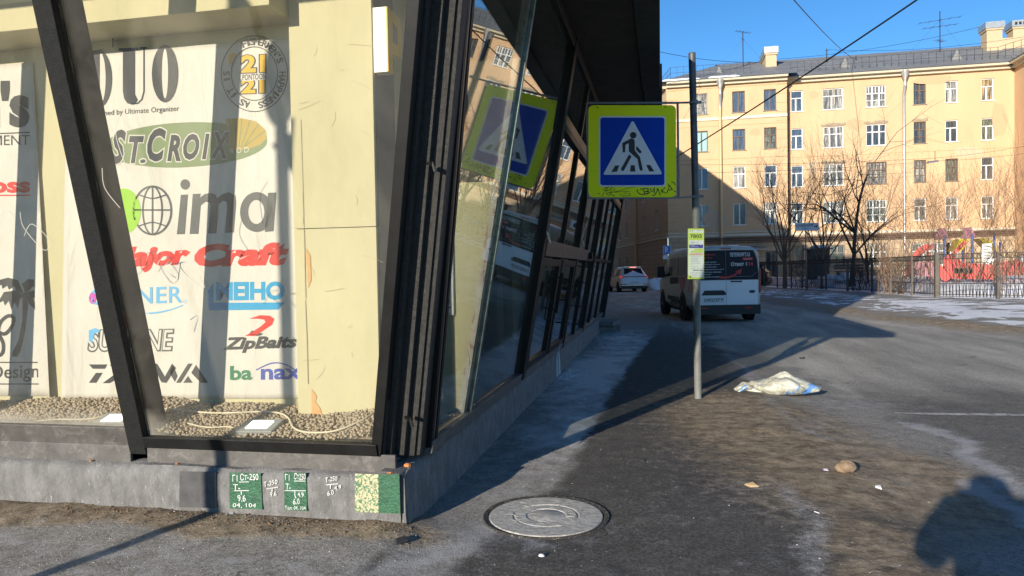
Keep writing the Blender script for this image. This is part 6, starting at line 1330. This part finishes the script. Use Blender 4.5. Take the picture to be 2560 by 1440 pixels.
# play ground: red train climber, yellow pennant roofs
redm = M('red_play_paint', (.52, .028, .022), .12, 2.5, .4, c2=(.38, .06, .05), lo=.55, hi=.7); yelp = flat('yellow_play_panel', (.75, .58, .03), .5); bluep = flat('blue_play_post', (.03, .10, .32), .5); pinkp = M('pink_play_panel', (.45, .20, .24), .2, 4, .6)
tc_ = atd(2440, 690, 36.5); ux = Vector((.90, -.42, 0)).normalized(); uy = Vector((.42, .90, 0)); tz = gz(tc_.x, tc_.y)
tr_ = thing('play_train', 'red climbing train with a curved open front behind the railing', 'play structure', (tc_.x, tc_.y, tz))
def TP_(a, b_, c): return Vector((tc_.x, tc_.y, tz)) + ux * a + uy * b_ + Vector((0, 0, c))
def tprism(pts, b0, b1, mat, name): mb = MB(); mb.extr([TP_(a, b0, c) for a, c in pts], uy * (b1 - b0)); return mb.build(name, mat, tr_)
for b0 in (0, 1.5):
    arc = [(-2.0 + 1.15 * cos(t) , .25 + 1.75 * sin(t)) for t in np.linspace(pi, pi * .52, 9)]; arc2 = [(-2.0 + .93 * cos(t), .25 + 1.53 * sin(t)) for t in np.linspace(pi * .52, pi, 9)]
    tprism(arc + arc2, b0, b0 + .12, redm, 'arch'); 
tprism([(-2.9, .35), (-1.75, .25), (-1.55, .5), (-1.75, 1.05), (-2.75, 1.05)], .2, .28, pinkp, 'side_panel')
tprism([(-1.9, 1.0), (-1.7, 1.05), (-1.05, .22), (-1.3, .0), (-1.5, .1)], -.05, .1, redm, 'brace')
tprism([(-1.35, .15), (.7, .1), (.75, .85), (-.5, .95), (-1.2, 1.45), (-1.45, 1.2)], .1, .2, redm, 'side_panel'); tprism([(.75, .3), (2.6, .3), (2.6, 1.15), (.75, .95)], .1, .2, redm, 'side_panel'); tprism([(2.62, .35), (3.6, .35), (3.6, 1.55), (3.1, 1.75), (2.62, 1.3)], .05, .2, redm, 'side_panel'); tprism([(-1.2, 1.30), (-.95, 1.35), (-.35, 2.0), (-.55, 2.1)], .05, .2, redm, 'brace')
tprism([(-.95, .42), (-.15, .42), (-.15, .68), (-.95, .68)], .06, .1, flat('black_opening', (.012, .012, .012)), 'opening')
for a in (.6, .95, 1.9): 
    mb = MB(); p = TP_(a, .08, 1.1); mb.lathe([(.17, -.03), (.17, .03)], p, axis='y', n=14); mb.build('wheel_disc', flat('white_play_disc', (.7, .7, .68)), tr_)
for a, b_ in ((-1.5, 1.2), (-.2, .6), (.7, 1.4), (2.6, .6), (2.6, 1.4)): mb = MB(); mb.tube([TP_(a, b_, -.1), TP_(a, b_, 2.4)], .06, 8); mb.build('post', bluep, tr_)
for k, (px, py, lab) in enumerate(((2402, 612, 'play tower with the left of the two yellow pennant roofs'), (2470, 610, 'play tower with the right of the two yellow pennant roofs'))):
    c = atd(px, py, 40.5); pt = thing('play_tower', lab, 'play structure', (c.x, c.y, gz(c.x, c.y)), group='play towers with pennant roofs')
    mb = MB(); mb.extr([c + Vector((-.35, 0, -.35)), c + Vector((.05, 0, -.35)), c + Vector((.45, 0, .32)), c + Vector((-.05, 0, .32))] if k == 0 else [c + Vector((-.45, 0, .32)), c + Vector((.05, 0, .32)), c + Vector((.5, 0, -.35)), c + Vector((.15, 0, -.35))][::-1], (0, .9, 0)); mb.build('roof_panel', yelp, pt)
    mb = MB(); mb.extr([c + Vector((-1.3, .2, .3)), c + Vector((-.5, .2, .35)), c + Vector((-.75, .2, 1.0)), c + Vector((-1.1, .2, .95))], (0, .1, 0)); mb.build('roof_panel', pinkp, pt)
    for dx, dy in ((-1.3, 0), (.6, 0), (-1.3, 1.2), (.6, 1.2)): mb = MB(); mb.tube([(c.x + dx, c.y + dy, gz(c.x, c.y) - .1), (c.x + dx, c.y + dy, c.z + .1)], .055, 8); mb.build('post', bluep if dy == 0 else redm, pt)
    mb = MB(); mb.box(c.x - 1.3, c.x + .6, c.y, c.y + 1.2, gz(c.x, c.y) + .9, gz(c.x, c.y) + .98); mb.build('deck', M('play_deck', (.30, .24, .18), .2, 3, .8), pt)
# kiosk with snow on top, bench, dark utility box behind the fence
c = gpos_(2046, 690, 52); z = gz(*c); kb = thing('utility_hut', 'small dark hut with snow on its flat roof behind the railing', 'hut', (c[0], c[1], z))
mb = MB(); mb.box(c[0] - .65, c[0] + .65, c[1] - .5, c[1] + .7, z - .1, z + 2.2); mb.build('hut_body', M('dark_hut_sheet', (.05, .045, .04), .3, 3, .6), kb)
mb = MB(); mb.box(c[0] - .85, c[0] + .85, c[1] - .7, c[1] + .9, z + 2.2, z + 2.3); mb.build('hut_roof', galv, kb)
mb = MB(); mb.box(c[0] - .35, c[0] + .4, c[1] - .54, c[1] - .49, z + 1.2, z + 1.8); mb.build('hatch', blackpl, kb)
mb = lump((c[0] + .1, c[1], z + 2.32), (.62, .5, .22), 5, .4, 20, 12, 0.0); mb.build('snow_cap', snowm, kb, smooth=180)
for px, D, s, lab in ((2068, 46, .8, 'snow heap behind the railing below the thin young tree'), (2112, 45, .6, 'small snow heap beside the foot of the dark leaning tree'), (1652, 52, 1.3, 'grey snow heap at the house wall beyond the van')):
    q = gpos_(px, 700, D); mb = lump((q[0], q[1], gz(*q) - .05), (s, s * .8, s * .75), int(D), .5, 28, 16, -.05); tag(mb.build('snow_heap', M('old_snow', (.74, .75, .79), .1, 3, .8, bump=.4, bscale=8, c2=(.50, .48, .46), lo=.55, hi=.7), smooth=180), lab, 'snow heap', 'heaps of shovelled snow')
c = gpos_(2125, 700, 47); z = gz(*c); be = thing('park_bench', 'dark wooden bench behind the railing near the dark leaning tree', 'bench', (c[0], c[1], z))
for k in range(3): mb = MB(); mb.box(c[0] - .9, c[0] + .9, c[1] - .2 + .16 * k, c[1] - .07 + .16 * k, z + .45, z + .5); mb.build('seat_plank', barkd, be)
for k in range(2): mb = MB(); mb.box(c[0] - .9, c[0] + .9, c[1] + .30, c[1] + .34, z + .62 + .18 * k, z + .74 + .18 * k); mb.build('back_plank', barkd, be)
for s in (-.7, .7): mb = MB(); mb.box(c[0] + s - .05, c[0] + s + .05, c[1] - .2, c[1] + .36, z - .05, z + .45); mb.build('leg', galv, be)
# ================================================================== SIGNS, LAMP, WIRES
def sign_on_pole(name, lab, cat, px0, py0, px1, py1, D, mats, draw, parts='sign_plate', polex=None, th=.02):
    c = atd((px0 + px1) / 2, (py0 + py1) / 2, D); nrm = f0; z0 = gz(c.x, c.y); s = thing(name, lab, cat, (c.x, c.y, z0))
    fn = lambda x, y, L=0: atp(x, y, c - nrm * (.003 * L + .002), nrm)
    mb = MB(); mb.extr([fn(px0, py0), fn(px1, py0), fn(px1, py1), fn(px0, py1)], nrm * th); pl_ = mb.build(parts, mats[0], s)
    d = Decal(fn).lay(); draw(d); d.build('lettering', mats, pl_)
    q = atp(polex or (px0 + px1) / 2, py0, c, nrm); mb = MB(); mb.tube([(q.x + nrm.x * .06, q.y + nrm.y * .06, z0 - .1), (q.x + nrm.x * .06, q.y + nrm.y * .06, q.z)], .035, 8); mb.build('pole', galv, s, smooth=50); return s
pbl = flat('parking_blue', (.015, .10, .42), .4); pw = flat('parking_white', (.66, .68, .72), .4)
def drP(d): d.poly(rrect(1657.8, 614.6, 1677.2, 635.4, 2), 1); d.lay().poly(rrect(1658.8, 615.6, 1676.2, 634.4, 1.5), 0); d.lay().text('Р', 1662, 632, 1670, 632, 14, 1, .05).text('моб', 1668, 632.5, 1676, 632.5, 4.5, 1, .0)
sp = sign_on_pole('parking_sign', 'blue parking sign with a white P beyond the van', 'road sign', 1657, 614, 1678, 636, 38, [pbl, pw, blk], drP)
c = atd(1667, 643, 38); fn = lambda x, y, L=0: atp(x, y, c - f0 * (.003 * L), f0); mb = MB(); mb.extr([fn(1657, 638.5), fn(1677.5, 638.5), fn(1677.5, 648), fn(1657, 648)], f0 * .02); pl2 = mb.build('supplementary_plate', pw, sp); d = Decal(fn).lay(); d.text('5 по 25 м', 1658.5, 645.5, 1676, 645.5, 4.5, 0, .0); d.build('lettering', blk, pl2)
def drK(d): d.text('КОЛОМЕНСКАЯ', 1990, 568, 2033, 565.5, 6.5, 1, .02).text('УЛИЦА', 2005, 574, 2020, 573, 4, 1, .0).poly([(2035, 565), (2040, 564.6), (2040, 562), (2045, 565.6), (2040, 569), (2040, 566.8), (2035, 567)], 1)
sign_on_pole('street_name_sign', 'white street name plate with an arrow on a thin pole before the railing', 'street sign', 1988, 557, 2047, 577, 43, [pw, flat('street_name_black', (.03, .035, .06), .5)], drK, polex=2015)
# hanging street lamp and cables
wirem = flat('black_cable_rubber', (.012, .011, .013), .6)
def cable(pts, r, lab, sag=0.0, cat='cable', group='overhead wires', n=16):
    P_ = [atd(*p) for p in pts]; out = []
    for a, c in zip(P_, P_[1:]):
        for k in range(n): t_ = k / n; out.append(a.lerp(c, t_) - Vector((0, 0, sag * 4 * t_ * (1 - t_))))
    out.append(P_[-1]); mb = MB(); mb.tube(out, r, 5); return tag(mb.build('overhead_wire', wirem, fixn=False, smooth=60), lab, cat, group)
cable([(1560, 470, 24), (2620, -225, 9.5)], .016, 'thick black twisted cable rising diagonally to the top right over the street', .12)
cable([(1960, -28, 26), (2142, 152, 74)], .022, 'thin dark wire from the top edge down to the small roof mast', .3)
cable([(1600, 118, 60), (1905, 155, 73)], .022, 'thin wire from the black fascia to the left chimney', .4); cable([(1945, 148, 73), (2470, 62, 74)], .018, 'thin wire between the two chimneys passing the big antenna', .5)
cable([(1640, 216, 60), (1912, 150, 73)], .016, 'faint wire rising over the roof railing to the left chimney', .1); cable([(2070, 124, 74), (2560, 92, 60)], .016, 'thin wire from the small mast to the right edge of the picture', .5)
cable([(1640, 412, 44), (2330, 396, 44), (2640, 350, 40)], .009, 'upper of the two wires crossing the facade above the trees', .12); cable([(1760, 432, 44), (2345, 402, 43), (2640, 372, 40)], .009, 'wire carrying the hanging street lamp across the facade', .12)
c = atd(2333, 404, 43.2); lm = thing('hanging_lamp', 'grey street lamp hanging from a wire in front of the facade', 'street lamp', c)
mb = MB(); mb.hexa([c + Vector((-.38, -.14, -.10)), c + Vector((.30, -.14, -.02)), c + Vector((.30, .14, -.02)), c + Vector((-.38, .14, -.10))], [c + Vector((-.30, -.08, .02)), c + Vector((.26, -.08, .08)), c + Vector((.26, .08, .08)), c + Vector((-.30, .08, .02))]); mb.build('lamp_housing', metalm, lm, bevel=.03)
mb = MB(); mb.tube([c + Vector((.1, 0, .05)), c + Vector((.1, 0, .62))], .02, 6); mb.build('hanger', thin, lm)
# ================================================================== OUT OF FRAME, SEEN BY THEIR SHADOWS
c0 = Vector((-2.66, 3.72, 0)); hd = Vector((sin(SAZ), cos(SAZ), 0)); pb = c0 - hd * 4.3
sp = thing('sign_post', 'tall post with a round and a triangular sign whose shadow falls on the banner', 'road sign', (pb.x, pb.y, 0))
mb = MB(); mb.tube([(pb.x, pb.y, -.05), (pb.x, pb.y, 4.6)], .045, 12); mb.build('pole', steelm, sp, smooth=50)
pe = Vector((.40 * hd.y + hd.x * .917, -.40 * hd.x + hd.y * .917, 0)).normalized(); ne = Vector((-pe.y, pe.x, 0)); pv = Vector((pb.x, pb.y, 0)) - ne * .06
zs_ = aty(688, 200, BY).z + 5.15 * tan(SEL)
mb = MB(); mb.extr([pv + pe * (.32 * cos(t_) - .10) + Vector((0, 0, zs_ + .32 * sin(t_))) for t_ in np.linspace(0, 2 * pi, 33)[:-1]], ne * .012); mb.build('round_plate', wht, sp)
mb = MB(); mb.extr([pv + pe * a + Vector((0, 0, zs_ + z)) for a, z in ((-.30, -.40), (.30, -.40), (.22, -.78))], ne * .012); mb.build('triangle_plate', wht, sp)
# the person taking the picture stands right behind the camera
pc = Vector((.10, -.62, 0)); per = thing('person', 'person in a dark winter coat holding up a phone, casting the shadow at lower right', 'person', pc)
coat = M('dark_winter_coat', (.03, .032, .04), .2, 8, .85); skin = flat('skin', (.55, .36, .27), .5)
def skinfig(name, verts, edges, rads, mat, par, lev=2):
    me = bpy.data.meshes.new(name); me.from_pydata([Vector(v) for v in verts], edges, []); o = bpy.data.objects.new(name, me); COL.objects.link(o); o.parent = par
    me.materials.append(mat); o.modifiers.new('skin', 'SKIN'); me.skin_vertices or me.attributes.new('x', 'FLOAT', 'POINT')
    for i, r in enumerate(rads): me.skin_vertices[0].data[i].radius = (r, r) if not isinstance(r, tuple) else r
    me.skin_vertices[0].data[0].use_root = True
    s = o.modifiers.new('sub', 'SUBSURF'); s.levels = s.render_levels = lev; o.modifiers['skin'].use_smooth_shade = True; return o
V_ = [(0, 0, .95), (0, 0, 1.15), (0, .0, 1.38), (0, 0, 1.47), (0, .01, 1.56), (0, .02, 1.68), (-.22, 0, 1.44), (-.36, .05, 1.22), (-.10, .30, 1.34), (.22, 0, 1.44), (.36, .05, 1.22), (.10, .30, 1.34), (-.10, 0, .86), (-.11, .02, .48), (-.11, -.02, .08), (-.11, .14, .04), (.10, 0, .86), (.11, .02, .48), (.11, -.02, .08), (.11, .14, .04)]
E_ = [(0, 1), (1, 2), (2, 3), (3, 4), (4, 5), (2, 6), (6, 7), (7, 8), (2, 9), (9, 10), (10, 11), (0, 12), (12, 13), (13, 14), (14, 15), (0, 16), (16, 17), (17, 18), (18, 19)]
R_ = [(.26, .16), (.27, .16), (.27, .15), .13, .13, .12, .12, .09, .05, .12, .09, .05, .11, .075, .055, .04, .11, .075, .055, .04]
skinfig('body', V_, E_, R_, coat, per)
for s in (-1, 1):
    hv = [(s * .10, .30, 1.34), (s * .07, .36, 1.41)]; he = [(0, 1)]; hr = [.032, .036]
    for k in range(4): b_ = len(hv); hv += [(s * .06, .385 + .0 * k, 1.44 - .021 * k), (s * .02, .40, 1.45 - .021 * k), (s * -.005, .385, 1.45 - .021 * k)]; he += [(1, b_), (b_, b_ + 1), (b_ + 1, b_ + 2)]; hr += [.011, .009, .008]
    b_ = len(hv); hv += [(s * .05, .34, 1.46), (s * .015, .345, 1.48)]; he += [(1, b_), (b_, b_ + 1)]; hr += [.012, .009]
    skinfig('hand', hv, he, hr, skin, per, 1)
mb = MB(); mb.box(pc.x - .075, pc.x + .075, pc.y + .385, pc.y + .393, 1.39, 1.465); tag(mb.build('phone', blackpl, bevel=.003), 'black phone held up in both hands of the person', 'phone')
print('built', len(bpy.data.objects))
